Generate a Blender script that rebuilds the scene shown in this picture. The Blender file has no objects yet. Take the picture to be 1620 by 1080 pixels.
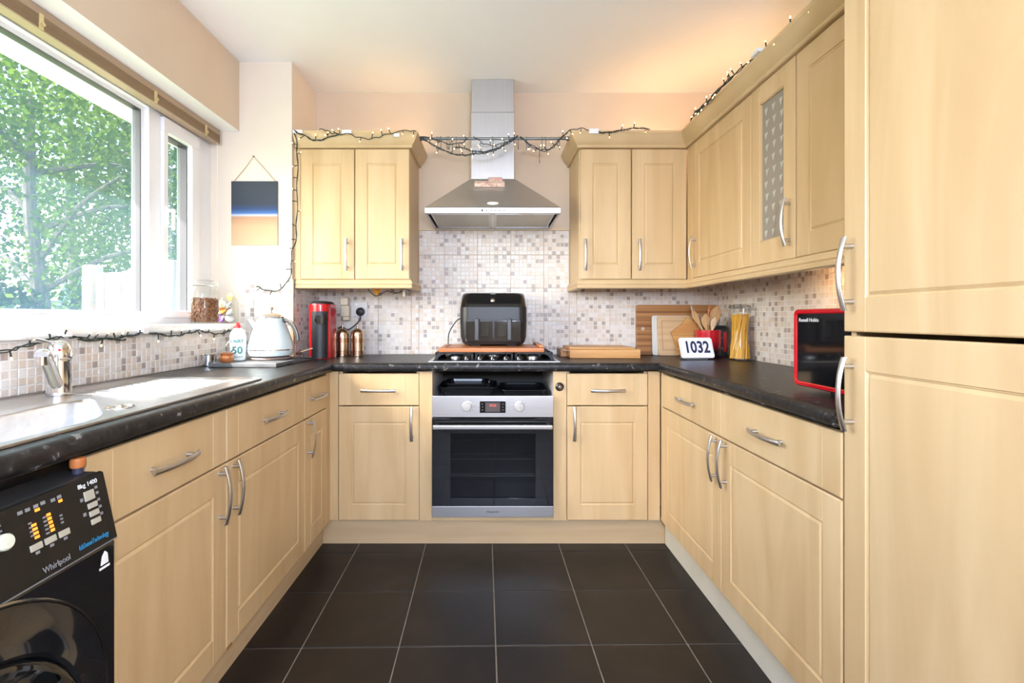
import bpy, bmesh, math, random
from mathutils import Vector, Matrix
PI = math.pi
R = math.radians
rnd = random.Random(7)
scene = bpy.context.scene
C = scene.collection

# ------------------------------------------------------------------ camera
cam_d = bpy.data.cameras.new('camera')
cam = bpy.data.objects.new('camera', cam_d); C.objects.link(cam)
cam.location = (0, 0, 1.13); cam.rotation_euler = (PI/2, 0, 0)
cam_d.sensor_width = 36; cam_d.lens = 36*757/1620
cam_d.shift_x = 32/1620; cam_d.shift_y = -37/1620
cam_d.clip_start = 0.02; cam_d.clip_end = 200
scene.camera = cam

# ------------------------------------------------------------------ sky, sun, added fill lights, exposure
world = bpy.data.worlds.new('sky'); scene.world = world; world.use_nodes = True
wn = world.node_tree.nodes; wl = world.node_tree.links
sky = wn.new('ShaderNodeTexSky'); sky.sky_type = 'NISHITA'; sky.sun_disc = False
sky.sun_elevation = R(42.6); sky.sun_rotation = R(-126.9); sky.air_density = 1.0; sky.dust_density = 3.0; sky.ozone_density = 1.0
wn['Background'].inputs['Strength'].default_value = 0.95
wl.new(sky.outputs[0], wn['Background'].inputs['Color'])

def lamp(name, kind, loc, energy, color=(1, 1, 1), parent=None, **kw):
    d = bpy.data.lights.new(name, kind); d.energy = energy; d.color = color
    for k, v in kw.items(): setattr(d, k, v)
    o = bpy.data.objects.new(name, d); C.objects.link(o); o.location = loc
    if parent: o.parent = parent
    return o
sun = lamp('sun', 'SUN', (-6, -3, 7), 9.0, (1, .96, .93), angle=R(.6))
sun.rotation_euler = Vector((1, .75, -1.15)).to_track_quat('-Z', 'Y').to_euler()
rear_fill = lamp('rear_fill_light', 'AREA', (-.1, -2.75, 1.98), 30, (.74, .92, 1.28), shape='RECTANGLE', size=2.1, size_y=.66)  # added area light, fills the room from its unseen rear end
rear_fill.rotation_euler = (R(90), 0, 0)
room_fill = lamp('added_room_fill', 'POINT', (.22, -.30, 1.36), 46, (.80, .93, 1.20), shadow_soft_size=.10)  # added point fill, unseen, placed to brighten ceiling and left side
scene.view_settings.view_transform = 'Standard'; scene.view_settings.look = 'None'
scene.view_settings.exposure = 0.98; scene.view_settings.gamma = 1.0
scene.view_settings.use_curve_mapping = False

# ------------------------------------------------------------------ mesh helpers
class MB:
    def __init__(s): s.bm = bmesh.new()
    def _mi(s, faces, mi):
        for f in faces: f.material_index = mi
    def quad(s, vs, mi=0):
        f = s.bm.faces.new([s.bm.verts.new(v) for v in vs]); f.material_index = mi; return s
    def box(s, x0, y0, z0, x1, y1, z1, b=0, seg=2, mi=0, M=None):
        if x1 < x0: x0, x1 = x1, x0
        if y1 < y0: y0, y1 = y1, y0
        if z1 < z0: z0, z1 = z1, z0
        co = [(x, y, z) for x in (x0, x1) for y in (y0, y1) for z in (z0, z1)]
        vs = [s.bm.verts.new(c) for c in co]
        fs = [s.bm.faces.new([vs[i] for i in q]) for q in ((0,1,3,2),(4,6,7,5),(0,4,5,1),(2,3,7,6),(0,2,6,4),(1,5,7,3))]
        s._mi(fs, mi)
        allv = vs
        if b > 0:
            b = min(b, (x1-x0)*.49, (y1-y0)*.49, (z1-z0)*.49)
            es = list({e for f in fs for e in f.edges})
            r = bmesh.ops.bevel(s.bm, geom=es, offset=b, segments=seg, affect='EDGES', profile=.5)
            s._mi(r['faces'], mi)
            if M is not None:
                allv = list({v for f in r['faces'] for v in f.verts} | {v for v in vs if v.is_valid})
        if M is not None:
            for v in allv: v.co = M @ v.co
        return s
    def rings(s, rings, mi=0, cap0=True, cap1=True, close=True):
        vr = [[s.bm.verts.new(p) for p in r] for r in rings]
        n = len(vr[0])
        for a, b in zip(vr, vr[1:]):
            for i in range(n if close else n-1):
                j = (i+1) % n
                f = s.bm.faces.new((a[i], a[j], b[j], b[i])); f.material_index = mi
        if cap0 and n > 2: s.bm.faces.new(list(reversed(vr[0]))).material_index = mi
        if cap1 and n > 2: s.bm.faces.new(vr[-1]).material_index = mi
        return s
    def lathe(s, prof, n=24, c=(0, 0, 0), mi=0, cap0=True, cap1=True, M=None, sx=1, sy=1):
        rs = []
        for r, z in prof:
            ring = []
            for i in range(n):
                a = 2*PI*i/n
                p = Vector((c[0]+sx*max(r, 1e-5)*math.cos(a), c[1]+sy*max(r, 1e-5)*math.sin(a), c[2]+z))
                ring.append(M @ p if M is not None else p)
            rs.append(ring)
        return s.rings(rs, mi, cap0, cap1)
    def cyl(s, p0, p1, r0, r1=None, n=16, mi=0, cap=True):
        r1 = r0 if r1 is None else r1
        p0, p1 = Vector(p0), Vector(p1); d = (p1-p0).normalized()
        u = d.orthogonal().normalized(); w = d.cross(u)
        mk = lambda p, r: [p+u*(r*math.cos(2*PI*i/n))+w*(r*math.sin(2*PI*i/n)) for i in range(n)]
        return s.rings([mk(p0, r0), mk(p1, r1)], mi, cap, cap)
    def tube(s, pts, r, n=8, mi=0, flat=None):
        pts = [Vector(p) for p in pts]; m = len(pts)
        rr = r if isinstance(r, (list, tuple)) else [r]*m
        t = (pts[1]-pts[0]).normalized(); u = t.orthogonal().normalized(); rs = []
        for i in range(m):
            t = (pts[min(i+1, m-1)]-pts[max(i-1, 0)])
            t = t.normalized() if t.length > 1e-9 else Vector((0, 0, 1))
            u = u-t*u.dot(t); u = u.normalized() if u.length > 1e-6 else t.orthogonal().normalized()
            w = t.cross(u)
            rs.append([pts[i]+u*(rr[i]*math.cos(2*PI*k/n))+w*(rr[i]*math.sin(2*PI*k/n)) for k in range(n)])
        return s.rings(rs, mi)
    def prism(s, poly, a0, a1, ax='y', mi=0, b=0):
        def P(u, v, a): return {'y': (u, a, v), 'x': (a, u, v), 'z': (u, v, a)}[ax]
        A = [s.bm.verts.new(P(u, v, a0)) for u, v in poly]; B = [s.bm.verts.new(P(u, v, a1)) for u, v in poly]
        n = len(poly); fs = [s.bm.faces.new(A), s.bm.faces.new(list(reversed(B)))]
        for i in range(n):
            j = (i+1) % n; fs.append(s.bm.faces.new((A[j], A[i], B[i], B[j])))
        s._mi(fs, mi)
        if b:
            es = [e for f in fs[:2] for e in f.edges]
            r = bmesh.ops.bevel(s.bm, geom=es, offset=b, segments=2, affect='EDGES', profile=.5); s._mi(r['faces'], mi)
        return s
    def sweep(s, prof, path, mi=0):
        """profile of (outward, z) swept along an XY path; outward is to the right of the walk"""
        rs = []; P = [Vector((p[0], p[1])) for p in path]
        for i, p in enumerate(P):
            ns = []
            if i > 0: d = (p-P[i-1]).normalized(); ns.append(Vector((d.y, -d.x)))
            if i < len(P)-1: d = (P[i+1]-p).normalized(); ns.append(Vector((d.y, -d.x)))
            n = sum(ns, Vector((0, 0))).normalized(); k = 1/max(.2, n.dot(ns[0]))
            rs.append([(p.x+n.x*o*k, p.y+n.y*o*k, z) for o, z in prof])
        return s.rings(rs, mi)
    def ball(s, c, r, mi=0, n=12, m=8, sc=(1, 1, 1), M=None):
        rs = []
        for j in range(m+1):
            a = -PI/2+PI*j/m
            ring = []
            for i in range(n):
                p = Vector((sc[0]*max(r*math.cos(a), 1e-5)*math.cos(2*PI*i/n), sc[1]*max(r*math.cos(a), 1e-5)*math.sin(2*PI*i/n), sc[2]*r*math.sin(a)))
                if M is not None: p = M @ p
                ring.append(p+Vector(c))
            rs.append(ring)
        return s.rings(rs, mi)
    def mesh(s, name, mats, ang=38):
        bmesh.ops.recalc_face_normals(s.bm, faces=s.bm.faces[:])
        s.bm.normal_update(); ca = math.cos(R(ang)); ar = {f: f.calc_area() for f in s.bm.faces}; ln = []
        for f in s.bm.faces:            # area-weighted normals keep flat faces flat beside their bevels
            for v in f.verts:
                n = Vector((0, 0, 0))
                for g in v.link_faces:
                    if g is f or f.normal.dot(g.normal) > ca: n += g.normal*ar[g]
                ln.append(n.normalized() if n.length > 1e-14 else f.normal.copy())
        me = bpy.data.meshes.new(name); s.bm.to_mesh(me); s.bm.free()
        for m in (mats if isinstance(mats, (list, tuple)) else [mats]): me.materials.append(m)
        me.polygons.foreach_set('use_smooth', [True]*len(me.polygons)); me.set_sharp_from_angle(angle=R(ang)); me.normals_split_custom_set(ln)
        return me
    def build(s, name, mats, parent=None, loc=None, ang=38):
        return link(name, s.mesh(name, mats, ang), parent, loc)

def link(name, me, parent=None, loc=None, rot=None):
    o = bpy.data.objects.new(name, me); C.objects.link(o)
    if parent: o.parent = parent
    if loc: o.location = loc
    if rot: o.rotation_euler = rot
    return o
def tag(o, label, cat, group=None, kind=None):
    o['label'] = label; o['category'] = cat
    if group: o['group'] = group
    if kind: o['kind'] = kind
    return o
def thing(name, label, cat, loc=(0, 0, 0), rz=0, group=None):
    o = bpy.data.objects.new(name, None); C.objects.link(o); o.empty_display_size = .05
    o.location = loc; o.rotation_euler = (0, 0, rz)
    return tag(o, label, cat, group)
def struct(name, label, cat, mb=None, mats=None):
    o = mb.build(name, mats) if mb else bpy.data.objects.new(name, None)
    if not mb: C.objects.link(o)
    tag(o, label, cat); o['kind'] = 'structure'
    return o
def text(name, s, size, loc, rot, mat, parent=None, ext=.0003, sx=1.0, align='CENTER', bold=0):
    cu = bpy.data.curves.new(name, 'FONT'); cu.body = s; cu.size = size; cu.extrude = ext
    cu.align_x = align; cu.align_y = 'CENTER'; cu.resolution_u = 3; cu.offset = bold
    t = bpy.data.objects.new(name, cu); C.objects.link(t)
    me = bpy.data.meshes.new_from_object(t.evaluated_get(bpy.context.evaluated_depsgraph_get()))
    bpy.data.objects.remove(t); me.materials.clear(); me.materials.append(mat)
    o = link(name, me, parent, loc, rot); o.scale = (sx, 1, 1)
    return o
def rrect(w, h, r, n=6, cx=0, cy=0):
    p = []
    for sx, sy, a0 in ((1, 1, 0), (-1, 1, 90), (-1, -1, 180), (1, -1, 270)):
        for k in range(n+1):
            a = R(a0+90*k/n); p.append((cx+sx*(w/2-r)+r*math.cos(a), cy+sy*(h/2-r)+r*math.sin(a)))
    return p

# ------------------------------------------------------------------ materials
def mat(name, col, rough=.5, metal=0, spec=.5, emit=None, es=0, coat=0, trans=0):
    m = bpy.data.materials.new(name); m.use_nodes = True; b = m.node_tree.nodes['Principled BSDF']
    b.inputs['Base Color'].default_value = (*col, 1); b.inputs['Roughness'].default_value = rough
    b.inputs['Metallic'].default_value = metal; b.inputs['Specular IOR Level'].default_value = spec
    b.inputs['Coat Weight'].default_value = coat; b.inputs['Transmission Weight'].default_value = trans
    if emit: b.inputs['Emission Color'].default_value = (*emit, 1); b.inputs['Emission Strength'].default_value = es
    return m
def nodes(m): return m.node_tree.nodes, m.node_tree.links, m.node_tree.nodes['Principled BSDF']
def ramp(N, stops):
    r = N.new('ShaderNodeValToRGB'); e = r.color_ramp.elements
    e[0].position, e[0].color = stops[0][0], (*stops[0][1], 1); e[1].position, e[1].color = stops[-1][0], (*stops[-1][1], 1)
    for p, c in stops[1:-1]: k = e.new(p); k.color = (*c, 1)
    return r
def noisy(name, stops, scale=(1, 1, 1), nscale=5, detail=4, rough=.5, bump=0, metal=0, bscale=None, coord='Object', rand=True, dist=0, coat=0, bdist=.002, spec=.5):
    m = mat(name, (1, 1, 1), rough, metal, spec, coat=coat); N, L, b = nodes(m)
    tc = N.new('ShaderNodeTexCoord'); mp = N.new('ShaderNodeMapping'); mp.inputs['Scale'].default_value = scale
    L.new(tc.outputs[coord], mp.inputs['Vector'])
    if rand:
        oi = N.new('ShaderNodeObjectInfo'); mu = N.new('ShaderNodeMath'); mu.operation = 'MULTIPLY'; mu.inputs[1].default_value = 37
        cx = N.new('ShaderNodeCombineXYZ'); L.new(oi.outputs['Random'], mu.inputs[0])
        for k in range(3): L.new(mu.outputs[0], cx.inputs[k])
        L.new(cx.outputs[0], mp.inputs['Location'])
    nz = N.new('ShaderNodeTexNoise'); nz.inputs['Scale'].default_value = nscale; nz.inputs['Detail'].default_value = detail; nz.inputs['Distortion'].default_value = dist
    L.new(mp.outputs[0], nz.inputs['Vector'])
    rp = ramp(N, stops); L.new(nz.outputs['Fac'], rp.inputs['Fac']); L.new(rp.outputs[0], b.inputs['Base Color'])
    if bump:
        bp = N.new('ShaderNodeBump'); bp.inputs['Strength'].default_value = bump; bp.inputs['Distance'].default_value = bdist
        if bscale:
            n2 = N.new('ShaderNodeTexNoise'); n2.inputs['Scale'].default_value = bscale; n2.inputs['Detail'].default_value = 3
            L.new(mp.outputs[0], n2.inputs['Vector']); L.new(n2.outputs['Fac'], bp.inputs['Height'])
        else: L.new(nz.outputs['Fac'], bp.inputs['Height'])
        L.new(bp.outputs[0], b.inputs['Normal'])
    return m
def glass(name, tint=(1, 1, 1), gl=.06, rough=.02, haze=0, hazecol=(.9, .95, 1), ior=1.45):
    m = bpy.data.materials.new(name); m.use_nodes = True; N = m.node_tree.nodes; L = m.node_tree.links
    N.remove(N['Principled BSDF']); out = N['Material Output']
    t = N.new('ShaderNodeBsdfTransparent'); t.inputs[0].default_value = (*tint, 1)
    g = N.new('ShaderNodeBsdfGlossy'); g.inputs['Roughness'].default_value = rough
    f0 = ((ior-1)/(ior+1))**2      # Schlick, the same from both sides of a thin pane
    lw = N.new('ShaderNodeLayerWeight'); lw.inputs['Blend'].default_value = .5
    pw = N.new('ShaderNodeMath'); pw.operation = 'POWER'; pw.inputs[1].default_value = 5; L.new(lw.outputs['Facing'], pw.inputs[0])
    fr = N.new('ShaderNodeMath'); fr.operation = 'MULTIPLY_ADD'; fr.inputs[1].default_value = 1-f0; fr.inputs[2].default_value = f0; L.new(pw.outputs[0], fr.inputs[0])
    mx = N.new('ShaderNodeMixShader'); L.new(fr.outputs[0], mx.inputs[0]); L.new(t.outputs[0], mx.inputs[1]); L.new(g.outputs[0], mx.inputs[2])
    last = mx
    if haze:
        d = N.new('ShaderNodeBsdfTranslucent'); d.inputs[0].default_value = (*hazecol, 1)
        m2 = N.new('ShaderNodeMixShader'); m2.inputs[0].default_value = haze
        L.new(mx.outputs[0], m2.inputs[1]); L.new(d.outputs[0], m2.inputs[2]); last = m2
    L.new(last.outputs[0], out.inputs[0])
    return m

maple = noisy('maple', [(.3, (.56, .375, .185)), (.5, (.625, .44, .23)), (.7, (.685, .495, .275))], (3.2, 3.2, .42), 2.4, 6, .42, .05, dist=1.1, coat=.1, bscale=60, bdist=.0004)
maple_edge = noisy('maple_edge', [(.3, (.58, .41, .215)), (.7, (.66, .485, .27))], (3, 3, .5), 2, 4, .42)
plinth_m = noisy('plinth_wood', [(.3, (.52, .37, .205)), (.7, (.62, .46, .275))], (.5, .5, 6), 2.4, 5, .5, dist=.8)
worktop_m = noisy('worktop_laminate', [(.35, (.007, .0065, .0065)), (.55, (.020, .018, .0175)), (.64, (.032, .029, .028)), (.70, (.22, .21, .20))], (1, 1, 1), 46, 7, .36, .03, rand=False, spec=.35, dist=.6, bdist=.0005)
wall_m = noisy('wall_paint', [(.3, (.66, .53, .395)), (.7, (.70, .57, .43))], (1, 1, 1), 3, 3, .75, .05, bscale=90, rand=False)
lightwall_m = noisy('pale_wall_paint', [(.3, (.75, .66, .555)), (.7, (.79, .70, .59))], (1, 1, 1), 3, 3, .75, .05, bscale=90, rand=False)
ceil_m = noisy('ceiling_paint', [(.3, (.87, .875, .88)), (.7, (.90, .905, .91))], (1, 1, 1), 2, 2, .8, .04, bscale=60, rand=False)
white_pl = mat('white_gloss', (.88, .88, .87), .3)
upvc = mat('upvc_white', (.85, .85, .86), .28)
seal_shade_m = mat('dark_seal_shade', (.05, .05, .06), .5)  # dark strips at the window; the wide ones paint in reveal shade
floor_tile_m = noisy('slate_tile', [(.3, (.007, .005, .0042)), (.55, (.012, .0085, .0072)), (.75, (.022, .016, .0135))], (1, 1, 1), 7, 6, .46, .25, bscale=24, bdist=.002)
floor_grout_m = noisy('floor_grout', [(.3, (.22, .18, .14)), (.7, (.33, .28, .22))], nscale=30, rough=.9)
grout_m = mat('wall_grout', (.76, .72, .68), .7)
mos = [noisy('mosaic_cream', [(.3, (.64, .555, .48)), (.7, (.72, .64, .57))], nscale=30, rough=.34),
       noisy('mosaic_pale', [(.3, (.70, .65, .60)), (.7, (.77, .72, .68))], nscale=30, rough=.34),
       noisy('mosaic_beige', [(.3, (.62, .50, .40)), (.7, (.70, .59, .49))], nscale=30, rough=.34),
       noisy('mosaic_taupe', [(.3, (.345, .275, .24)), (.7, (.45, .375, .335))], nscale=40, rough=.34)]
trimbeige = mat('tile_trim_beige', (.72, .55, .34), .4)
steel = noisy('brushed_steel', [(.3, (.56, .55, .54)), (.7, (.62, .61, .60))], (1, 1, 60), 4, 3, .36, metal=1)
steel_h = noisy('brushed_steel_across', [(.3, (.50, .49, .48)), (.7, (.54, .53, .52))], (60, 60, 1), 4, 3, .44, metal=1)
sink_m = noisy('sink_steel', [(.3, (.50, .49, .48)), (.7, (.58, .57, .56))], (1, 1, 1), 60, 3, .30, .05, metal=1, bdist=.0003)
chrome = mat('chrome', (.80, .80, .81), .07, 1)
satin = mat('satin_nickel', (.60, .585, .57), .34, 1)
rail_metal = mat('dull_rail_metal', (.22, .23, .22), .4, .8)
blk_gloss = mat('black_gloss', (.008, .008, .009), .08, coat=.5)
blk_mat = mat('black_matte', (.018, .018, .019), .5)
blk_soft = mat('charcoal_plastic', (.014, .014, .0155), .42)
blk_iron = mat('cast_iron', (.012, .012, .013), .55)
enamel_blk = mat('black_enamel', (.01, .01, .012), .2)
red_gloss = mat('red_gloss', (.56, .006, .014), .18, coat=.4)
white_text = mat('white_print', (.85, .85, .85), .5)
blue_text = mat('blue_print', (.02, .22, .42), .5)
grey_text = mat('grey_print', (.22, .22, .225), .5)
dark_text = mat('dark_print', (.04, .04, .05), .5)
led_or = mat('orange_led', (1, .25, .03), .4, emit=(1, .22, .02), es=1.0)
btn_m = mat('ivory_button', (.42, .385, .30), .45)
bulb_m = mat('warm_bulb', (1, .75, .4), .3, emit=(1, .62, .25), es=4)
cable_m = mat('dark_green_cable', (.018, .028, .024), .5)
pane_m = glass('window_glass', (.97, .99, .985), haze=.022, hazecol=(.42, .74, 1), ior=1.35)
jar_glass = glass('jar_glass', (.96, .975, .965), ior=1.32, rough=.02)
oven_glass = glass('oven_glass', (.30, .31, .31), rough=.03, ior=1.5)
bowl_glass = glass('porthole_glass', (.35, .37, .37), rough=.02, ior=1.6)
frost_glass = glass('cabinet_glass', (.62, .60, .55), rough=.12, ior=1.4)
N_ = frost_glass.node_tree.nodes; L_ = frost_glass.node_tree.links
df_ = N_.new('ShaderNodeBsdfDiffuse'); df_.inputs[0].default_value = (.40, .35, .285, 1); mx_ = N_.new('ShaderNodeMixShader'); mx_.inputs[0].default_value = .8
L_.new(N_['Material Output'].inputs[0].links[0].from_socket, mx_.inputs[1]); L_.new(df_.outputs[0], mx_.inputs[2]); L_.new(mx_.outputs[0], N_['Material Output'].inputs[0])
bamboo = noisy('bamboo', [(.3, (.52, .24, .07)), (.5, (.62, .32, .11)), (.7, (.70, .40, .16))], (.6, 14, 14), 3, 4, .4, dist=.3)
cherry = noisy('oiled_wood', [(.3, (.42, .13, .03)), (.5, (.52, .18, .05)), (.7, (.60, .24, .08))], (.7, 12, 12), 3, 4, .38, dist=.4)
walnut = noisy('striped_wood', [(.3, (.18, .07, .022)), (.45, (.33, .14, .045)), (.6, (.46, .22, .075)), (.75, (.25, .10, .03))], (.25, .25, 16), 2.2, 3, .45, dist=.2)
palewood = noisy('pale_wood', [(.3, (.56, .36, .19)), (.7, (.68, .48, .28))], (.8, 2, 16), 2.5, 4, .5, dist=.5)
spoonwood = noisy('spoon_wood', [(.3, (.52, .29, .12)), (.7, (.66, .41, .20))], (12, 12, 1.5), 3, 4, .55, dist=.3)
spoonlight = noisy('light_spoon_wood', [(.3, (.68, .50, .30)), (.7, (.78, .60, .40))], (12, 12, 1.5), 3, 4, .55)
frosted_pl = mat('cloudy_plastic', (.62, .62, .60), .35)
copper = noisy('aged_copper', [(.3, (.42, .20, .10)), (.7, (.60, .34, .20))], nscale=14, rough=.25, metal=1)
brass = noisy('champagne_metal', [(.3, (.60, .46, .32)), (.7, (.72, .58, .44))], nscale=10, rough=.2, metal=1)
cream_pl = mat('cream_plastic', (.70, .60, .45), .4)
kettle_m = mat('kettle_enamel', (.66, .76, .78), .16, coat=.5)
slate_m = noisy('slate_slab', [(.3, (.07, .07, .072)), (.7, (.16, .16, .165))], nscale=12, detail=6, rough=.5, bump=.3)

# ------------------------------------------------------------------ dimensions of the room
XL, XR, YB, YREAR, ZC = -1.345, 1.375, 2.90, -2.6, 2.494
PX, PY = -1.065, 2.549          # corner of the boxed-in pier beside the window
WT = .91                        # worktop top

# floor with real tiles
fl = struct('floor', 'dark slate tiled kitchen floor with pale grout lines', 'floor', MB().box(-1.62, YREAR-.2, -.12, 1.55, YB+.1, -.003), floor_grout_m)
T = .333
tile_me = MB().box(-T/2+.0022, -T/2+.0022, -.01, T/2-.0022, T/2-.0022, 0, .0015, 1).mesh('floor_tile', floor_tile_m)
th = R(.9); ct, st = math.cos(th), math.sin(th)
for i in range(-3, 4):
    for j in range(-14, 2):
        u, v = (i+.5)*T, (j-.5)*T
        x, y = .003+u*ct-v*st, 2.317+u*st+v*ct
        if abs(x) < 1.03 and y > YREAR+.15 and y < 2.55:
            link('floor_tile', tile_me, fl, (x, y, 0), (0, 0, th))

struct('ceiling', 'smooth white painted kitchen ceiling', 'ceiling', MB().box(-1.62, YREAR-.2, ZC, 1.55, YB+.1, ZC+.1), ceil_m)
wb = struct('wall_back', 'peach painted back wall behind the cooker hood', 'wall', MB().box(-1.62, YB, -.1, 1.55, YB+.1, ZC), wall_m)
wr = struct('wall_right', 'right wall with mosaic tiles above the worktop', 'wall', MB().box(XR, YREAR, -.1, XR+.1, YB, ZC), wall_m)
m = MB()
m.box(-1.62, YREAR, -.1, XL, PY, 1.068)                       # below the sill
m.box(-1.62, YREAR, 1.068, XL, .60, 2.123)                    # beside the window
m.box(-1.62, YREAR, 2.123, XL, PY, ZC, mi=0)                  # bulkhead
m.box(-1.62, .60, 2.1225, XL+.0005, PY-.001, 2.1235, mi=1)    # white painted soffit
wl_ = struct('wall_left', 'beige painted window wall with deep bulkhead over the blind', 'wall', m, [wall_m, white_pl])
wp = struct('wall_pier', 'pale boxed-in pier at the far end of the window', 'wall', MB().box(-1.62, PY, -.1, PX, YB, ZC), lightwall_m)
m = MB()
m.box(-1.62, YREAR-.12, -.1, -1.2, YREAR, ZC); m.box(1.0, YREAR-.12, -.1, 1.475, YREAR, ZC); m.box(-1.2, YREAR-.12, 2.33, 1.0, YREAR, ZC); m.box(-1.2, YREAR-.12, -.1, 1.0, YREAR, 1.63)
struct('wall_rear', 'beige rear wall with a high opening added for the fill light', 'wall', m, wall_m)  # unseen wall; its opening is made up to let the rear fill in

# ------------------------------------------------------------------ mosaic wall tiles (each 200 mm tile is a piece)
tcache = {}
def tile_mesh(w, h, var):
    k = (round(w, 3), round(h, 3), var)
    if k in tcache: return tcache[k]
    q = random.Random(hash(k) % 9973+var*31); m = MB()
    m.box(.0012, .002, .0012, w-.0012, .009, h-.0012)
    c = .025
    for i in range(int(math.ceil(w/c-1e-3))):
        for j in range(int(math.ceil(h/c-1e-3))):
            x0, x1 = i*c+.0021, min((i+1)*c-.0021, w-.001); z0, z1 = j*c+.0021, min((j+1)*c-.0021, h-.001)
            if x1-x0 < .004 or z1-z0 < .004: continue
            mi = 1+q.choices((0, 1, 2, 3), (42, 28, 14, 16))[0]; e = .0012
            A = [(x0, .002, z0), (x1, .002, z0), (x1, .002, z1), (x0, .002, z1)]
            B = [(x0+e, .0004, z0+e), (x1-e, .0004, z0+e), (x1-e, .0004, z1-e), (x0+e, .0004, z1-e)]
            va = [m.bm.verts.new(p) for p in A]; vb = [m.bm.verts.new(p) for p in B]
            m.bm.faces.new(vb).material_index = mi
            for a in range(4):
                m.bm.faces.new((va[a], va[(a+1) % 4], vb[(a+1) % 4], vb[a])).material_index = mi
    tcache[k] = m.mesh('mosaic_tile', [grout_m]+mos, 20)
    return tcache[k]
def tile_run(wall, u0, u1, uo, z0, z1, place, rz):
    """tiles from u0..u1 with a joint at uo; z rows start at the worktop"""
    k0 = math.floor((u0-uo)/.2+1e-6); n = 0; u = uo+k0*.2
    while u < u1-1e-4:
        a, b = max(u, u0), min(u+.2, u1); z = WT+.001
        while z < z1-1e-4:
            c, d = max(z, z0), min(z+.2, z1)
            if d > z0+1e-4 and b-a > .01 and d-c > .01:
                link('mosaic_tile', tile_mesh(b-a, d-c, n % 7), wall, place(a, b, c), (0, 0, rz)); n += 3
            z += .2
        u += .2
# back wall: full height only behind the hood
pb = lambda a, b, c: (a, YB-.009, c)
tile_run(wb, PX, -.4406, -.0863, WT, 1.335, pb, 0)
tile_run(wb, -.4406, .467, -.0863, WT, 1.659, pb, 0)
tile_run(wb, .467, XR, -.0863, WT, 1.335, pb, 0)
tile_run(wr, 1.14, YB-.01, 1.09, WT, 1.335, lambda a, b, c: (XR-.009, b, c), R(-90))
tile_run(wl_, .20, PY, .15, WT, 1.068, lambda a, b, c: (XL+.009, a, c), R(90))
tile_run(wp, XL+.01, PX, PX-.4, WT, 1.31, lambda a, b, c: (a, PY-.009, c), 0)
tile_run(wp, PY, YB-.01, PY, WT, 1.335, lambda a, b, c: (PX+.009, a, c), R(90))
struct('trim_1', 'beige edging strip on the tiled corner of the pier', 'trim', MB().box(PX-.001, PY-.013, WT+.001, PX+.013, PY+.0, 1.335, .003), trimbeige)
struct('trim_2', 'thin beige edging strip above the tiles behind the hood', 'trim', MB().box(-.4406, YB-.010, 1.6595, .467, YB, 1.667, .002), trimbeige)

# ------------------------------------------------------------------ window, sill, blind
w1 = struct('window_1', 'white plastic double glazed window over the sink', 'window')
FX0, FX1, WZ0, WZ1, WY0, WY1 = -1.57, -1.50, 1.10, 2.122, .60, 2.548
m = MB()
m.box(FX0, WY0, WZ0, FX1, WY1, WZ0+.042, .004); m.box(FX0, WY0, WZ1-.07, FX1, WY1, WZ1, .004)
m.box(FX0, WY0, WZ0+.0425, FX1-.0005, WY0+.05, WZ1-.0705); m.box(FX0, 2.435, WZ0+.0425, FX1-.0005, WY1, WZ1-.0705)
m.box(FX0, 2.095, WZ0+.0425, FX1-.0005, 2.165, WZ1-.0705)
m.build('outer_frame', upvc, w1)
m = MB()   # fixed light: glazing beads
m.box(FX0+.005, .65, 1.143, FX1-.022, 2.095, 1.16); m.box(FX0+.005, .65, 2.036, FX1-.022, 2.095, 2.0515)
m.box(FX0+.005, 2.0785, 1.1605, FX1-.0225, 2.0945, 2.0355); m.box(FX0+.004, .6505, 1.1605, FX1-.0225, .666, 2.0355)
m.build('glazing_bead', upvc, w1)
m = MB(); m.box(FX0+.012, 2.073, 1.158, FX1-.024, 2.078, 2.040); m.box(FX0+.012, .666, 2.034, FX1-.024, 2.078, 2.038); m.build('glazing_shade', seal_shade_m, w1)  # dark strips paint in the shade beside the fixed pane's bead
MB().box(-1.545, .664, 1.158, -1.541, 2.080, 2.038).build('pane', pane_m, w1)
sa = MB()
sa.box(FX0+.01, 2.168, 1.132, FX1+.016, 2.432, 1.165, .004); sa.box(FX0+.01, 2.168, 1.98, FX1+.016, 2.432, 2.045, .004)
sa.box(FX0+.01, 2.168, 1.1652, FX1+.0155, 2.195, 1.9798); sa.box(FX0+.01, 2.372, 1.1652, FX1+.0155, 2.432, 1.9798)
sash = sa.build('sash', upvc, w1)
MB().box(-1.545, 2.193, 1.162, -1.541, 2.374, 1.983).build('pane', pane_m, sash)
m = MB(); m.box(FX0+.015, 2.366, 1.165, FX1-.01, 2.3725, 1.978); m.box(FX0+.015, 2.196, 1.9745, FX1-.01, 2.372, 1.980); m.build('sash_shade', seal_shade_m, sash)  # dark sheets paint in the shade of the sash reveal
m = MB(); m.box(FX1+.0155, 2.172, 1.56, FX1+.024, 2.192, 1.64, .004); m.cyl((FX1+.02, 2.182, 1.62), (FX1+.05, 2.182, 1.62), .008)
m.box(FX1+.042, 2.174, 1.53, FX1+.056, 2.190, 1.628, .005); m.build('window_handle', white_pl, sash)
MB().box(FX1-.004, 2.4325, 1.13, FX1+.0008, 2.436, 2.047).build('frame_seal', seal_shade_m, w1)

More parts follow.
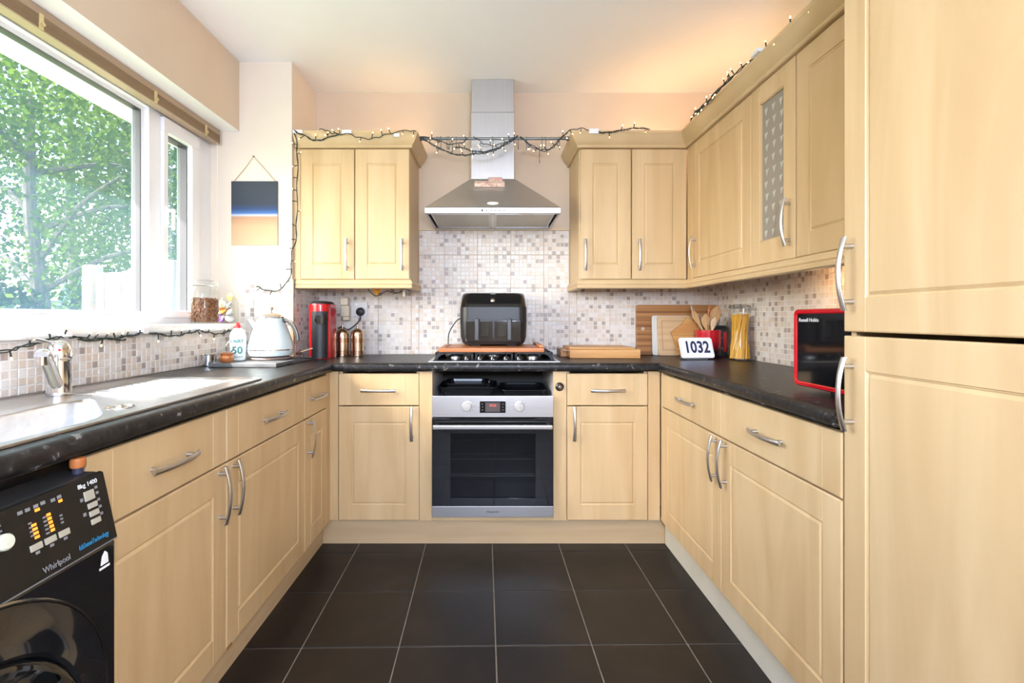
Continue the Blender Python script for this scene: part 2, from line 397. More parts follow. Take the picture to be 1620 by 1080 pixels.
sill = struct('trim_3', 'white glazed tile window sill above the sink', 'window sill')
for a, b in ((.61, .66), (.66, 1.0), (1.0, 1.34), (1.34, 1.68), (1.68, 2.02), (2.02, 2.36), (2.36, 2.538)):
    m = MB(); pr = [(-1.502, 1.0685), (-1.316, 1.0685), (-1.3105, 1.074), (-1.309, 1.085), (-1.3105, 1.096), (-1.316, 1.102), (-1.502, 1.104)]
    m.prism(pr, a+.001, b-.001, 'y'); m.build('sill_tile', white_pl, sill)

bl = thing('venetian_blind', 'brown slatted venetian blind pulled up under the bulkhead', 'blind', (-1.46, 1.425, 2.05))
slat_m = noisy('blind_slat', [(.3, (.30, .19, .10)), (.7, (.42, .29, .17))], (14, .4, 14), 3, 3, .4)
rail_m = mat('blind_rail', (.40, .29, .19), .4)
MB().box(-.022, -.80, .046, .022, 1.11, .0715, .002).build('head_rail', rail_m, bl)
m = MB()
for k in range(9): m.box(-.0235, -.795, .0065+k*.0045, .0235, 1.105, .0088+k*.0045)
s = m.build('slat_stack', slat_m, bl); s['kind'] = 'stuff'
MB().box(-.022, -.795, -.002, .022, 1.105, .005, .002).build('bottom_rail', rail_m, bl)
brk = mat('brass_clip', (.72, .58, .32), .3, .6)
for y in (.10, .62, .98):
    m = MB(); m.box(.0225, y-.008, .0, .026, y+.008, .050, .001); m.cyl((.026, y, .015), (.034, y, .015), .006, n=10); m.build('ladder_clip', brk, bl)
m = MB(); m.box(-.024, 1.1105, -.004, .026, 1.114, .0715, .001); m.build('end_cap', mat('blind_end_cap', (.66, .58, .46), .4), bl)
MB().tube([(.02, 1.085, .01), (.021, 1.086, -.3), (.020, 1.085, -.62)], .0012, 6).build('pull_cord', white_pl, bl)

# ------------------------------------------------------------------ doors, drawers, cabinets
def front_mesh(name, w, h, kind, s=.066, rl=.078, t=.018):
    e = [(0, .0030), (.0014, .0009), (.0036, 0)]
    def brk_(L, a, panel):
        v = [p for p, _ in e]+[L-p for p, _ in e]
        v += [a-.0016, a, a+.0016, L-a-.0016, L-a, L-a+.0016]
        if panel: v += [a+.0045, a+.012, L-a-.0045, L-a-.012]
        return sorted(set(round(x, 5) for x in v if 0 <= x <= L))
    pan = kind == 'panel'
    xs = brk_(w, s, pan); zs = brk_(h, rl, pan) if pan else sorted({round(x, 5) for p, _ in e for x in (p, h-p)})
    def edge(v, L):
        d = min(v, L-v)
        for (a, da), (b, db) in zip(e, e[1:]):
            if d <= b: return da+(db-da)*(d-a)/(b-a)
        return 0
    def dep(x, z):
        d = max(edge(x, w), edge(z, h))
        if d > 0: return d
        line = .0011 if min(abs(x-s), abs(x-(w-s))) < 1e-4 else 0
        if not pan: return line
        q = min(x-s, w-s-x, z-rl, h-rl-z)
        if q < -1e-4: return line
        if q < .0017: return .0030
        if q < .005: return .0046
        if q < .0125: return .0005
        return .0005
    m = MB(); g = [[m.bm.verts.new((x, dep(x, z), z)) for z in zs] for x in xs]
    for i in range(len(xs)-1):
        for j in range(len(zs)-1): m.bm.faces.new((g[i][j], g[i+1][j], g[i+1][j+1], g[i][j+1]))
    ring = [g[i][0] for i in range(len(xs))]+[g[-1][j] for j in range(1, len(zs))]+[g[i][-1] for i in range(len(xs)-2, -1, -1)]+[g[0][j] for j in range(len(zs)-2, 0, -1)]
    back = [m.bm.verts.new((v.co.x, t, v.co.z)) for v in ring]
    for i in range(len(ring)):
        j = (i+1) % len(ring); m.bm.faces.new((ring[j], ring[i], back[i], back[j]))
    m.bm.faces.new(back)
    return m.mesh(name, maple, 18)
def handle_mesh():
    m = MB(); rs = []
    for k in range(15):
        t = -1+2*k/14; y = -(.020+.014*(1-t*t)); wx = .0068+.0014*t*t; ty = .0042
        rs.append([(wx*math.cos(2*PI*i/10), y+ty*math.sin(2*PI*i/10), .085*t) for i in range(10)])
    m.rings(rs)
    for s_ in (-1, 1): m.cyl((0, .0, .064*s_), (0, -.028, .064*s_), .0062, .0048, 10)
    return m.mesh('handle', satin, 45)
HM = handle_mesh()
def add_front(cab, kind, x0, x1, z0, z1, hx, hz, horiz=False, handle=True):
    g = .0015
    d = link('drawer' if kind == 'slab' else 'door', front_mesh('front', x1-x0-2*g, z1-z0-2*g, kind), cab, (x0+g, 0, z0+g))
    if handle:
        h = link('handle', HM, d, (hx-x0-g, .0005, hz-z0-g), (0, PI/2 if horiz else 0, 0)); h['label'] = 'satin metal bow handle'
    return d
def carcass(cab, w, dep, z0, z1, top=True, back=True, m_=None):
    m = MB(); t = .016; y0 = .0195
    m.box(.0005, y0, z0, t, dep, z1); m.box(w-t, y0, z0, w-.0005, dep, z1); m.box(t, y0, z0, w-t, dep, z0+t)
    if back: m.box(t, dep-.006, z0+t, w-t, dep, z1-t)
    if top: m.box(t, y0, z1-t, w-t, dep, z1)
    return m.build('carcass', m_ or maple_edge, cab)
ZD0, ZD1, ZD2 = .132, .698, .858      # door bottom, drawer bottom, drawer top
def base_unit(label, loc, rz, w, dep, hd, group='base cabinets', dz=.775, drawer=True, sinkhole=False):
    c = thing('base_cabinet', label, 'cabinet', loc, rz, group)
    carcass(c, w, dep, .14, .735 if sinkhole else .868, top=False, back=not sinkhole)
    add_front(c, 'slab', 0, w, ZD1, ZD2, w/2, dz, True)
    hx = w-.036 if hd == 'r' else .036
    add_front(c, 'panel', 0, w, ZD0, ZD1-.002, hx, .612 if hd != 'l2' else .612)
    return c
YD, XLD, XRD = 2.358, -.795, .832
# back run
b1 = base_unit('maple base cabinet with door and drawer left of the oven', (-.757, YD, 0), 0, .4, .52, 'r')
MB().box(-.0495, .004, .132, -.0015, .022, .868, .001).build('corner_post', maple, b1)
b2 = base_unit('maple base cabinet with door and drawer right of the oven', (.370, YD, 0), 0, .4, .52, 'l')
MB().box(.4015, .004, .132, .4605, .022, .868, .001).build('corner_post', maple, b2)
# left run (front faces +X); local x runs away from the camera
l1 = base_unit('maple sink cabinet beside the black washing machine', (XLD, .936, 0), R(90), .497, .54, 'r', sinkhole=True)
l2 = base_unit('wide maple base cabinet under the draining board with chipped door corner', (XLD, 1.434, 0), R(90), .600, .54, 'l', sinkhole=True)
MB().box(.002, -.0012, .1315, .030, .004, .142, .002).build('chipped_edge', mat('swollen_chipboard', (.30, .13, .03), .8), l2)
l3 = base_unit('narrow maple base cabinet in the left corner', (XLD, 2.035, 0), R(90), .272, .54, 'l')
MB().box(.2735, .004, .132, .326, .020, .868, .001).build('corner_post', maple, l3)
# right run (front faces -X); local x runs towards the camera
r1 = base_unit('maple base cabinet on the right, nearer the corner', (XRD, 2.333, 0), R(-90), .598, .53, 'r')
MB().box(-.0285, .003, .132, -.0015, .020, .868, .001).build('corner_post', maple, r1)
r2 = base_unit('maple base cabinet on the right, next to the tall unit', (XRD, 1.735, 0), R(-90), .598, .53, 'l')

# plinths
struct('baseboard_back', 'pale wooden plinth board under the oven run', 'plinth', MB().box(-.848, 2.400, 0, .868, 2.416, .131, .001), plinth_m)
struct('baseboard_left', 'wooden plinth board under the left cabinets', 'plinth', MB().box(-.864, .936, 0, -.848, 2.3995, .131, .001), plinth_m)
struct('baseboard_right', 'pale plinth board under the right cabinets', 'plinth', MB().box(.868, 1.14, 0, .884, 2.3995, .131, .001), noisy('pale_plinth', [(.3, (.62, .58, .48)), (.7, (.70, .66, .56))], nscale=5, rough=.5))

# oven housing
oh = thing('oven_housing', 'maple oven housing with filler strips and open shelf above the oven', 'cabinet', (-.357, YD, 0))
MB().box(0, .002, .132, .0635, .020, .868, .001).build('filler_strip', maple, oh)
MB().box(.6605, .002, .132, .7255, .020, .868, .001).build('filler_strip', maple, oh)
whp = mat('white_melamine', (.74, .72, .68), .5)
MB().box(.0475, .0205, .132, .0635, .52, .868).build('side_panel', whp, oh)
MB().box(.6605, .0205, .132, .6765, .52, .868).build('side_panel', whp, oh)
MB().box(.064, .500, .132, .660, .516, .868).build('back_panel', mat('dark_back_panel', (.05, .045, .04), .7), oh)
MB().box(.064, .0, .132, .660, .50, .150, .001).build('bottom_rail', maple_edge, oh)
kb = thing('gas_tap_knob', 'round dark metal knob on the strip right of the oven', 'knob', (.334, YD+.002, .792))
m = MB(); M_ = Matrix.Rotation(R(90), 4, 'X'); m.lathe([(.0, 0), (.0205, 0), (.0215, .004), (.018, .009), (.012, .011), (.0095, .010)], 24, M=M_); m.build('rose', mat('aged_bronze', (.10, .085, .075), .35, .9), kb)
m = MB(); m.ball((0, -.016, 0), .009, n=14, m=8); m.build('button', mat('dull_pewter', (.34, .32, .29), .3, 1), kb)

# worktop, one continuous U
m = MB(); z0, z1 = .870, WT
NF = .022
m.box(XL+.009, .12, z0, -.774-NF, .76, z1); m.box(-.848, .76, z0, -.774-NF, 1.345, z1); m.box(XL+.009, .76, z0, -1.118, 1.345, z1); m.box(XL+.009, 1.345, z0, -.774-NF, PY-.009, z1)
m.box(PX+.009, PY-.009, z0, -.774-NF, YB-.009, z1)
m.box(-.774-NF, 2.335+NF, z0, .81+NF, YB-.009, z1); m.box(.81+NF, 1.138, z0, XR-.009, YB-.009, z1)
pr = [(0, z0), (NF*.75, z0)]+[(NF-.014+.014*math.sin(R(a)), z0+.012-.012*math.cos(R(a))) for a in (30, 60, 90)]+[(NF-.016+.016*math.cos(R(a)), z1-.016+.016*math.sin(R(a))) for a in (0, 25, 50, 72, 90)]+[(0, z1)]
m.sweep(pr, [(-.774-NF, .12), (-.774-NF, 2.335+NF), (.81+NF, 2.335+NF), (.81+NF, 1.138)])
tag(m.build('worktop', worktop_m), 'black speckled laminate worktop running round three sides', 'worktop')

# ------------------------------------------------------------------ wall cabinets
def wall_unit(label, loc, rz, w, dep=.33, group='wall cabinets'):
    c = thing('wall_cabinet', label, 'cabinet', loc, rz, group); return c
ZW0, ZW1 = 1.337, 2.038
YW = 2.566
c = wall_unit('maple double-door wall cabinet left of the cooker hood', (-1.047, YW, 0), 0, .606)
carcass(c, .606, .333, ZW0, ZW1); add_front(c, 'panel', .020, .311, ZW0, ZW1, .272, 1.468); add_front(c, 'panel', .312, .606, ZW0, ZW1, .568, 1.468)
MB().box(-.016, .004, ZW0, .0195, .022, ZW1, .001).build('filler_strip', maple, c)
c = wall_unit('maple double-door wall cabinet right of the cooker hood', (.470, YW, 0), 0, .577)
carcass(c, .577, .333, ZW0, ZW1); add_front(c, 'panel', .004, .279, ZW0, ZW1, .030, 1.468); add_front(c, 'panel', .281, .5765, ZW0, ZW1, .318, 1.468)
XW = 1.047
c = wall_unit('maple corner wall cabinet with wide solid door', (XW, 2.545, 0), R(-90), .615)
carcass(c, .612, .322, ZW0, ZW1); add_front(c, 'panel', .060, .612, ZW0, ZW1, .084, 1.468)
MB().box(-.020, .002, ZW0, .0585, .0190, ZW1, .001).build('corner_post', maple, c)
# glazed unit
c = wall_unit('maple wall cabinet with patterned glass door', (XW, 1.930, 0), R(-90), .28)
carcass(c, .28, .322, ZW0, ZW1)
MB().box(.017, .03, 1.655, .263, .31, 1.671).build('shelf', maple_edge, c)
MB().box(.017, .04, 1.86, .263, .30, 1.866).build('glass_shelf', jar_glass, c)
gx0, gx1, gz0, gz1 = .0015, .2785, ZW0+.0015, ZW1-.0015
fx0, fx1, fz0, fz1 = .058, .212, 1.425, 1.965
m = MB()
for q in ((gx0, gz0, fx0, gz1), (fx1, gz0, gx1, gz1), (fx0, gz0, fx1, fz0), (fx0, fz1, fx1, gz1)):
    m.box(q[0], 0, q[1], q[2], .018, q[3], .0012, 1)
for q in ((fx0, fz0, fx0+.004, fz1), (fx1-.004, fz0, fx1, fz1), (fx0, fz0, fx1, fz0+.004), (fx0, fz1-.004, fx1, fz1)):
    m.box(q[0], .003, q[1], q[2], .012, q[3])
d = m.build('door', maple, c)
MB().box(fx0+.003, .010, fz0+.003, fx1-.003, .014, fz1-.003).build('glass_pane', frost_glass, d)
etch = mat('etched_glass', (.50, .49, .42), .5)
em = MB().prism([(-.010, .012), (.012, .014), (-.002, -.014)], .0088, .0097, 'y').mesh('etched_motif', etch)
for j in range(11):
    for i in range(3):
        x = fx0+.030+i*.047+(j % 2)*.006; z = fz0+.028+j*.047
        link('etched_motif', em, d, (x, 0, z))
link('handle', HM, d, (.250, .0005, 1.468))['label'] = 'satin metal bow handle'
for z in (ZW0+.06, ZW1-.10): MB().box(.017, .02, z, .030, .05, z+.03, .002).build('hinge', steel, c)
c = wall_unit('maple wall cabinet between the glass door and the tall unit', (XW, 1.647, 0), R(-90), .50)
carcass(c, .505, .322, ZW0, ZW1); add_front(c, 'panel', 0, .500, ZW0, ZW1, .46, 1.468, handle=False)

# cornice and pelmet
cor = [(0, 2.0395), (.012, 2.0395), (.016, 2.044), (.016, 2.052), (.021, 2.057), (.030, 2.066), (.039, 2.082), (.046, 2.100), (.050, 2.104), (.050, 2.117), (.044, 2.119), (0, 2.119)]
pel = [(0, 1.288), (.010, 1.288), (.015, 1.292), (.016, 1.302), (.012, 1.306), (.012, 1.3085), (.016, 1.313), (.014, 1.325), (.004, 1.336), (0, 1.336)]
i_ = .020
pathL = [(-1.047, YW+i_), (-.4410-i_, YW+i_), (-.4410-i_, YB-.001)]
pathR = [(.4705+i_, YB-.001), (.4705+i_, YW+i_), (XW+i_, YW+i_), (XW+i_, 1.137)]
ext = lambda p: [(o+i_ if o > 0 else 0, z) for o, z in p]
tag(MB().sweep(ext(cor), pathL).build('cornice', maple_edge, ang=25), 'maple cornice on top of the left wall cabinet', 'cornice')
tag(MB().sweep(ext(cor), pathR).build('cornice', maple_edge, ang=25), 'maple cornice running along the tops of the right wall cabinets', 'cornice')
lp = [(-1.047, YW+i_), (-.4410-i_, YW+i_), (-.4410-i_, YB-.0105)]; rp = [(.4705+i_, YB-.0105), (.4705+i_, YW+i_), (XW+i_, YW+i_), (XW+i_, 1.137)]
tag(MB().sweep(ext(pel), lp).build('light_pelmet', maple_edge, ang=25), 'maple light pelmet under the left wall cabinet', 'pelmet')
tag(MB().sweep(ext(pel), rp).build('light_pelmet', maple_edge, ang=25), 'maple light pelmet under the right wall cabinets', 'pelmet')

# tall unit on the right
t = thing('tall_cabinet', 'tall maple fridge housing with two doors at the right', 'cabinet', (XRD, 1.133, 0), R(-90))
carcass(t, .60, .53, .12, 2.25)
add_front(t, 'panel', 0, .60, 1.097, 2.245, .029, 1.232); add_front(t, 'panel', 0, .60, .14, 1.090, .029, .955)
MB().box(0, .05, 0, .6, .066, .119).build('plinth_board', plinth_m, t)

# ------------------------------------------------------------------ cooker hood
H = thing('cooker_hood', 'brushed steel chimney cooker hood between the wall cabinets', 'cooker hood', (.005, YB-.0005, 0))
m = MB(); w = .349
y0 = -.447; zl0, zl1, zt = 1.668, 1.697, 1.922
A = [(-w, y0, zl1), (w, y0, zl1), (w, -.001, zl1), (-w, -.001, zl1)]; B = [(-.128, -.172, zt), (.128, -.172, zt), (.128, -.001, zt), (-.128, -.001, zt)]
m.rings([A, B], cap0=False); m.build('canopy', steel_h, H)
m = MB(); m.box(-w, y0, zl0, w, y0+.012, zl1, .002); m.box(-w, y0+.012, zl0, -w+.012, -.001, zl1); m.box(w-.012, y0+.012, zl0, w, -.001, zl1); m.box(-w+.012, -.012, zl0, w-.012, -.001, zl1)
m.build('lip', steel_h, H)
m = MB(); m.box(-.124, -.168, zt, .124, -.001, 2.305, .002, 1); m.box(-.1215, -.1655, 2.305, .1215, -.001, ZC-.001, .002, 1); m.build('chimney', steel_h, H)
grease = noisy('grease_filter', [(.3, (.38, .36, .31)), (.7, (.50, .48, .42))], nscale=160, rough=.4, metal=.8, bump=.3, bdist=.001)
for sx in (-1, 1):
    m = MB(); m.box(sx*.010, y0+.045, zl0+.004, sx*.322, -.035, zl0+.010, .001); m.build('grease_filter', grease, H)
    m = MB(); m.box(sx*.010, y0+.016, zl0+.003, sx*.335, y0+.043, zl0+.009); f = m.build('light_panel', steel, H)
    m = MB(); m.box(sx*.15, y0+.024, zl0+.0015, sx*.21, y0+.037, zl0+.0028, .0005); m.build('lamp_lens', mat('lamp_lens', (.8, .78, .7), .3), H)
for sx in (-1, 1):
    m = MB()
    for q in ((.012, y0+.044, .322, y0+.052), (.012, -.043, .322, -.035), (.012, y0+.052, .020, -.043), (.314, y0+.052, .322, -.043)): m.box(sx*q[0], q[1], zl0+.0015, sx*q[2], q[3], zl0+.0038)
    m.build('filter_frame', steel, H)
m = MB(); m.box(-.010, y0+.014, zl0+.001, .010, -.013, zl0+.010, .001); m.build('centre_bar', steel, H)
for k in range(6):
    m = MB(); m.cyl((-.054+k*.0225, y0+.0005, zl0+.0135), (-.054+k*.0225, y0-.003, zl0+.0135), .0050, n=12); m.build('button', blk_mat if k == 0 else rail_metal, H)
m = MB(); M_ = Matrix.Translation((-.0, y0+.036, zl1+.0295)) @ Matrix.Rotation(R(39), 4, 'X'); m.lathe([(0, 0), (.030, 0), (.030, .0015), (0, .0018)], 24, M=M_, sx=1, sy=.55); m.build('badge', white_pl, H)
# two packets resting on the slope
def packet(nm, lab, x, fy, wx, hz, dp, col, col2):
    yy = -.447+fy*.275; zz = zl1+fy*(zt-zl1)
    o = thing(nm, lab, 'packet', (x, YB-.0005+yy, zz)); o.rotation_euler = (math.atan2(zt-zl1, .275), 0, 0)
    MB().box(-wx/2, -dp/2, .0012, wx/2, dp/2, hz, .002).build('wrapper', noisy(nm+'_print', [(.4, col), (.5, col2), (.6, col)], nscale=45, rough=.4, detail=1), o)
    MB().box(-wx/2+.006, -dp/2-.0006, .004, -wx/2+.035, -dp/2+.001, hz-.003).build('printed_band', mat(nm+'_band', (.75, .62, .5), .5), o)
packet('patterned_packet', 'long thin patterned packet lying on the hood slope', -.012, .74, .168, .022, .036, (.78, .62, .50), (.55, .30, .24))
packet('pink_packet', 'small pink packet above the long packet on the hood', .020, .93, .078, .016, .030, (.80, .40, .36), (.85, .65, .58))

# hanging rail and hooks
rail = thing('utensil_rail', 'thin grey metal rail spanning between the two cornices', 'rail', (0, 2.62, 2.112))
MB().cyl((-.389, 0, 0), (.417, 0, 0), .0075, n=12).build('rod', rail_metal, rail)
for sx in (-.388, .416): MB().cyl((sx-.006, 0, 0), (sx+.006, 0, 0), .013, n=14).build('end_collar', rail_metal, rail)
def hook_mesh():
    m = MB(); p = []
    for k in range(9): a = R(200-k*27.5); p.append((0, .0105*math.cos(a)*.98, .0105*math.sin(a)))
    p += [(0, .0095, -.02), (0, .006, -.040)]
    for k in range(8): a = R(0-k*26); p.append((0, -.004+.0095*math.cos(a), -.050+.0095*math.sin(a)))
    m.tube(p, .0021, 6); return m.mesh('s_hook', rail_metal)
hm = hook_mesh()
for nth, x in zip(('first', 'second', 'third', 'fourth', 'fifth', 'sixth', 'seventh', 'eighth', 'ninth', 'tenth', 'eleventh', 'twelfth'), (-.30, -.28, -.245, -.235, -.215, -.195, .005, .145, .19, .275, .295, .37)):
    o = link('s_hook', hm, None, (x, 2.62, 2.112)); o.rotation_euler = (0, 0, R(rnd.uniform(-14, 14)))
    tag(o, nth+' s-hook from the left end of the metal rail', 'hook', 's-hooks on the rail')
o = link('s_hook', hm, None, (.262, 2.62, 2.037)); tag(o, 'loose s-hook dangling low on the lights right of the chimney', 'hook', 's-hooks on the rail')

# ------------------------------------------------------------------ string lights
def smooth(pts, n=10):
    P = [Vector(p) for p in pts]; out = []
    for i in range(len(P)-1):
        a, b, c, d = P[max(i-1, 0)], P[i], P[i+1], P[min(i+2, len(P)-1)]
        for k in range(n):
            t = k/n; out.append(.5*((2*b)+(c-a)*t+(2*a-5*b+4*c-d)*t*t+(3*b-a-3*c+d)*t**3))
    return out+[P[-1]]
def corn(p):
    x, y, z = p
    if z < 2.055: return p
    o = .030+(.050-.030)*min(1, max(0, (z-2.066)/(2.102-2.066)))
    return (x, min(y, YW-o-.009), z)
def string_lights(label, strands, clips=(), step=.055, out=Vector((0, -1, 0)), seed=1, r=.0021, tw=.026):
    q = random.Random(seed); root = thing('string_lights', label, 'string lights', strands[0][0])
    base = Vector(strands[0][0]); cb = MB(); tg = MB(); bb = MB()
    for st_ in strands:
        P = [p-base for p in smooth(st_)]
        for w_ in range(2):
            ph = q.uniform(0, 6); a = .0035
            cb.tube([p+Vector((a*math.sin(i*.55+ph+w_*PI), -abs(a*math.cos(i*.4+ph))*abs(out.y), a*math.cos(i*.55+ph+w_*PI))) for i, p in enumerate(P)], r, 6)
        L = 0
        for a, b in zip(P, P[1:]):
            L += (b-a).length
            if L > step:
                L = q.uniform(-.012, .012); t = (b-a).normalized()
                side = t.cross(out).normalized()*q.choice((-1, 1))
                d = (side*q.uniform(.6, 1)+out*q.uniform(.1, .6)+t*q.uniform(-.5, .5)).normalized(); ln = tw*q.uniform(.8, 1.15)
                tg.cyl(b, b+d*ln, .0019, .0026, 6); e = b+d*ln
                bb.lathe([(.0016, 0), (.0022, .003), (.0022, .006), (.0010, .0085), (.0002, .0095)], 8, M=Matrix.Translation(e) @ d.to_track_quat('Z', 'Y').to_matrix().to_4x4())
    cb.build('cable', cable_m, root)
    o = tg.build('bulb_stems', cable_m, root); o['kind'] = 'stuff'
    o = bb.build('bulbs', bulb_m, root); o['kind'] = 'stuff'
    for c0 in clips:
        x, y, z, sx, sy, sz = c0
        MB().box(x-sx/2-base.x, y-sy/2-base.y, z-sz/2-base.z, x+sx/2-base.x, y+sy/2-base.y, z+sz/2-base.z, .002).build('tape_clip', white_pl, root)
    return root
yf = YW-.034
string_lights('fairy lights pinned along the left cornice with a strand hanging down', [[corn(p) for p in st_] for st_ in [
    [(-1.035, yf, 2.11), (-.985, yf-.004, 2.088), (-.93, yf+.008, 2.066), (-.875, yf+.002, 2.075), (-.80, yf, 2.095)],
    [(-.90, yf-.006, 2.116), (-.865, yf-.005, 2.113), (-.84, yf, 2.098), (-.80, yf, 2.095), (-.74, yf-.004, 2.094)],
    [(-.745, yf-.003, 2.094), (-.70, yf+.006, 2.080), (-.64, yf+.006, 2.074), (-.585, yf+.005, 2.084), (-.53, yf-.002, 2.098), (-.44, yf-.02, 2.112), (-.40, yf-.02, 2.106)],
    [(-1.034, yf, 2.10), (-1.036, YW-.016, 2.03), (-1.038, YW-.010, 1.88), (-1.040, YW-.010, 1.70), (-1.046, YW-.012, 1.55), (-1.058, PY-.024, 1.46), (-1.055, PY-.028, 1.38), (-1.09, PY-.022, 1.305), (-1.15, PY-.022, 1.272), (-1.21, PY-.02, 1.285), (-1.245, PY-.018, 1.30)]]],
    [(-1.02, YW-.0535, 2.109, .05, .006, .018), (-.762, YW-.0535, 2.107, .05, .006, .022), (-.50, YW-.050, 2.092, .03, .006, .018)], seed=3)
string_lights('fairy lights looped along the metal rail and right cornice', [
    [(-.39, 2.598, 2.11), (-.33, 2.597, 2.075), (-.24, 2.597, 2.03), (-.16, 2.597, 2.012), (-.10, 2.597, 2.02), (-.03, 2.597, 2.026), (.05, 2.597, 2.055), (.12, 2.597, 2.098), (.14, 2.598, 2.118)],
    [(-.39, 2.600, 2.115), (-.30, 2.60, 2.098), (-.24, 2.60, 2.075), (-.17, 2.60, 2.08), (-.13, 2.60, 2.10)],
    [(-.20, 2.594, 2.058), (-.12, 2.594, 2.04), (-.06, 2.594, 2.03), (.02, 2.594, 2.045), (.08, 2.594, 2.078), (.13, 2.596, 2.106)],
    [(-.10, 2.60, 2.12), (-.06, 2.598, 2.085), (-.01, 2.598, 2.067), (.05, 2.598, 2.075), (.12, 2.60, 2.108)],
    [(.155, 2.598, 2.112), (.20, 2.597, 2.075), (.26, 2.597, 2.045), (.31, 2.597, 2.045), (.35, 2.597, 2.075), (.385, 2.59, 2.115), (.42, 2.55, 2.13)],
    [(.16, 2.60, 2.108), (.22, 2.60, 2.06), (.28, 2.60, 2.036), (.33, 2.60, 2.055), (.37, 2.59, 2.10), (.42, 2.53, 2.122), (.47, yf-.022, 2.122), (.51, yf-.022, 2.115)],
    [(.56, yf-.022, 2.103), (.60, yf-.022, 2.102), (.66, yf-.022, 2.110), (.72, yf-.022, 2.121), (.78, yf-.02, 2.126), (.83, yf-.01, 2.122)]],
    [(.537, yf-.018, 2.112, .05, .006, .026)], seed=5)
xc = XW-.052
string_lights('fairy lights along the top edge of the right-hand cornice', [
    [(xc, 2.40, 2.122), (xc-.004, 2.30, 2.130), (xc-.006, 2.20, 2.122), (xc-.004, 2.10, 2.128), (xc, 1.96, 2.124)],
    [(xc, 2.36, 2.124), (xc-.006, 2.24, 2.118), (xc-.008, 2.16, 2.112), (xc-.004, 2.05, 2.126), (xc, 1.90, 2.124), (xc+.015, 1.80, 2.124), (xc+.03, 1.6, 2.124), (xc+.02, 1.45, 2.125), (xc+.01, 1.40, 2.125)]],
    [(xc+.006, 1.80, 2.127, .03, .05, .014)], out=Vector((-1, 0, .3)), seed=8)
xs = XL+.048
string_lights('fairy lights draped under the edge of the window sill', [
    [(xs, .95, 1.028), (xs, 1.25, 1.040), (xs, 1.32, 1.050), (xs, 1.40, 1.066), (xs, 1.45, 1.075)],
    [(xs, 1.47, 1.072), (xs, 1.55, 1.062), (xs, 1.64, 1.060), (xs, 1.72, 1.066), (xs, 1.78, 1.075)],
    [(xs, 1.50, 1.060), (xs, 1.60, 1.058), (xs, 1.70, 1.054)],
    [(xs, 1.80, 1.076), (xs, 1.87, 1.066), (xs, 1.96, 1.056), (xs, 2.02, 1.062), (xs, 2.10, 1.072), (xs, 2.14, 1.080)],
    [(xs, 2.13, 1.074), (xs, 2.20, 1.062), (xs, 2.27, 1.054), (xs, 2.33, 1.058), (xs, 2.40, 1.070), (xs, 2.45, 1.050), (xs+.01, 2.46, 1.02), (xs+.01, 2.43, 1.0)]],
    [(xs-.004, 1.46, 1.086, .02, .03, .026), (xs-.004, 1.79, 1.084, .02, .03, .024), (xs-.004, 2.14, 1.086, .02, .03, .02)], out=Vector((1, 0, 0)), seed=11, tw=.024)

# lamps behind the cornices and pelmet
def puck(nm, lab, loc, e, up=True, col=(1, .66, .34)):
    o = thing(nm, lab, 'lamp', loc); s_ = 1 if up else -1
    m = MB(); m.lathe([(0, 0), (.034, 0), (.036, .004*s_), (.036, .014*s_), (.028, .016*s_)], 24, cap1=False); m.build('housing', satin, o)
    m = MB(); m.lathe([(0, .0145*s_), (.0285, .0145*s_)], 24, cap0=False, cap1=False); m.build('lens', mat(nm+'_lens', (1, .8, .5), .4, emit=(1, .62, .28), es=6), o)
    lamp('glow', 'POINT', (0, 0, .05*s_), e, col, o, shadow_soft_size=.03)
puck('cabinet_uplight', 'warm uplight behind the left cornice beside the hood', (-.50, 2.76, ZW1+.001), .6)
puck('cabinet_uplight', 'warm uplight behind the right cornice on the back wall', (.93, 2.79, ZW1+.001), .9)
puck('cabinet_uplight', 'warm uplight on top of the corner wall cabinet', (1.20, 2.42, ZW1+.001), 1.0)
puck('cabinet_downlight', 'warm downlight under the right wall cabinets', (1.26, 1.86, ZW0-.001), .35, False, (1, .62, .32))
pd = thing('added_pendant', 'added white pendant, unseen behind the camera, holding the fill light', 'lamp', (.22, -.30, ZC-.0005))  # unseen fitting added around the room fill light
m = MB(); m.lathe([(0, 0), (.05, 0), (.05, -.02), (0, -.022)], 20); m.build('rose', white_pl, pd)
MB().cyl((0, 0, -.02), (0, 0, -.97), .004, n=8).build('flex', white_pl, pd)
MB().lathe([(0, -.97), (.018, -.975), (.02, -1.01), (.016, -1.015)], 20).build('lampholder', white_pl, pd)

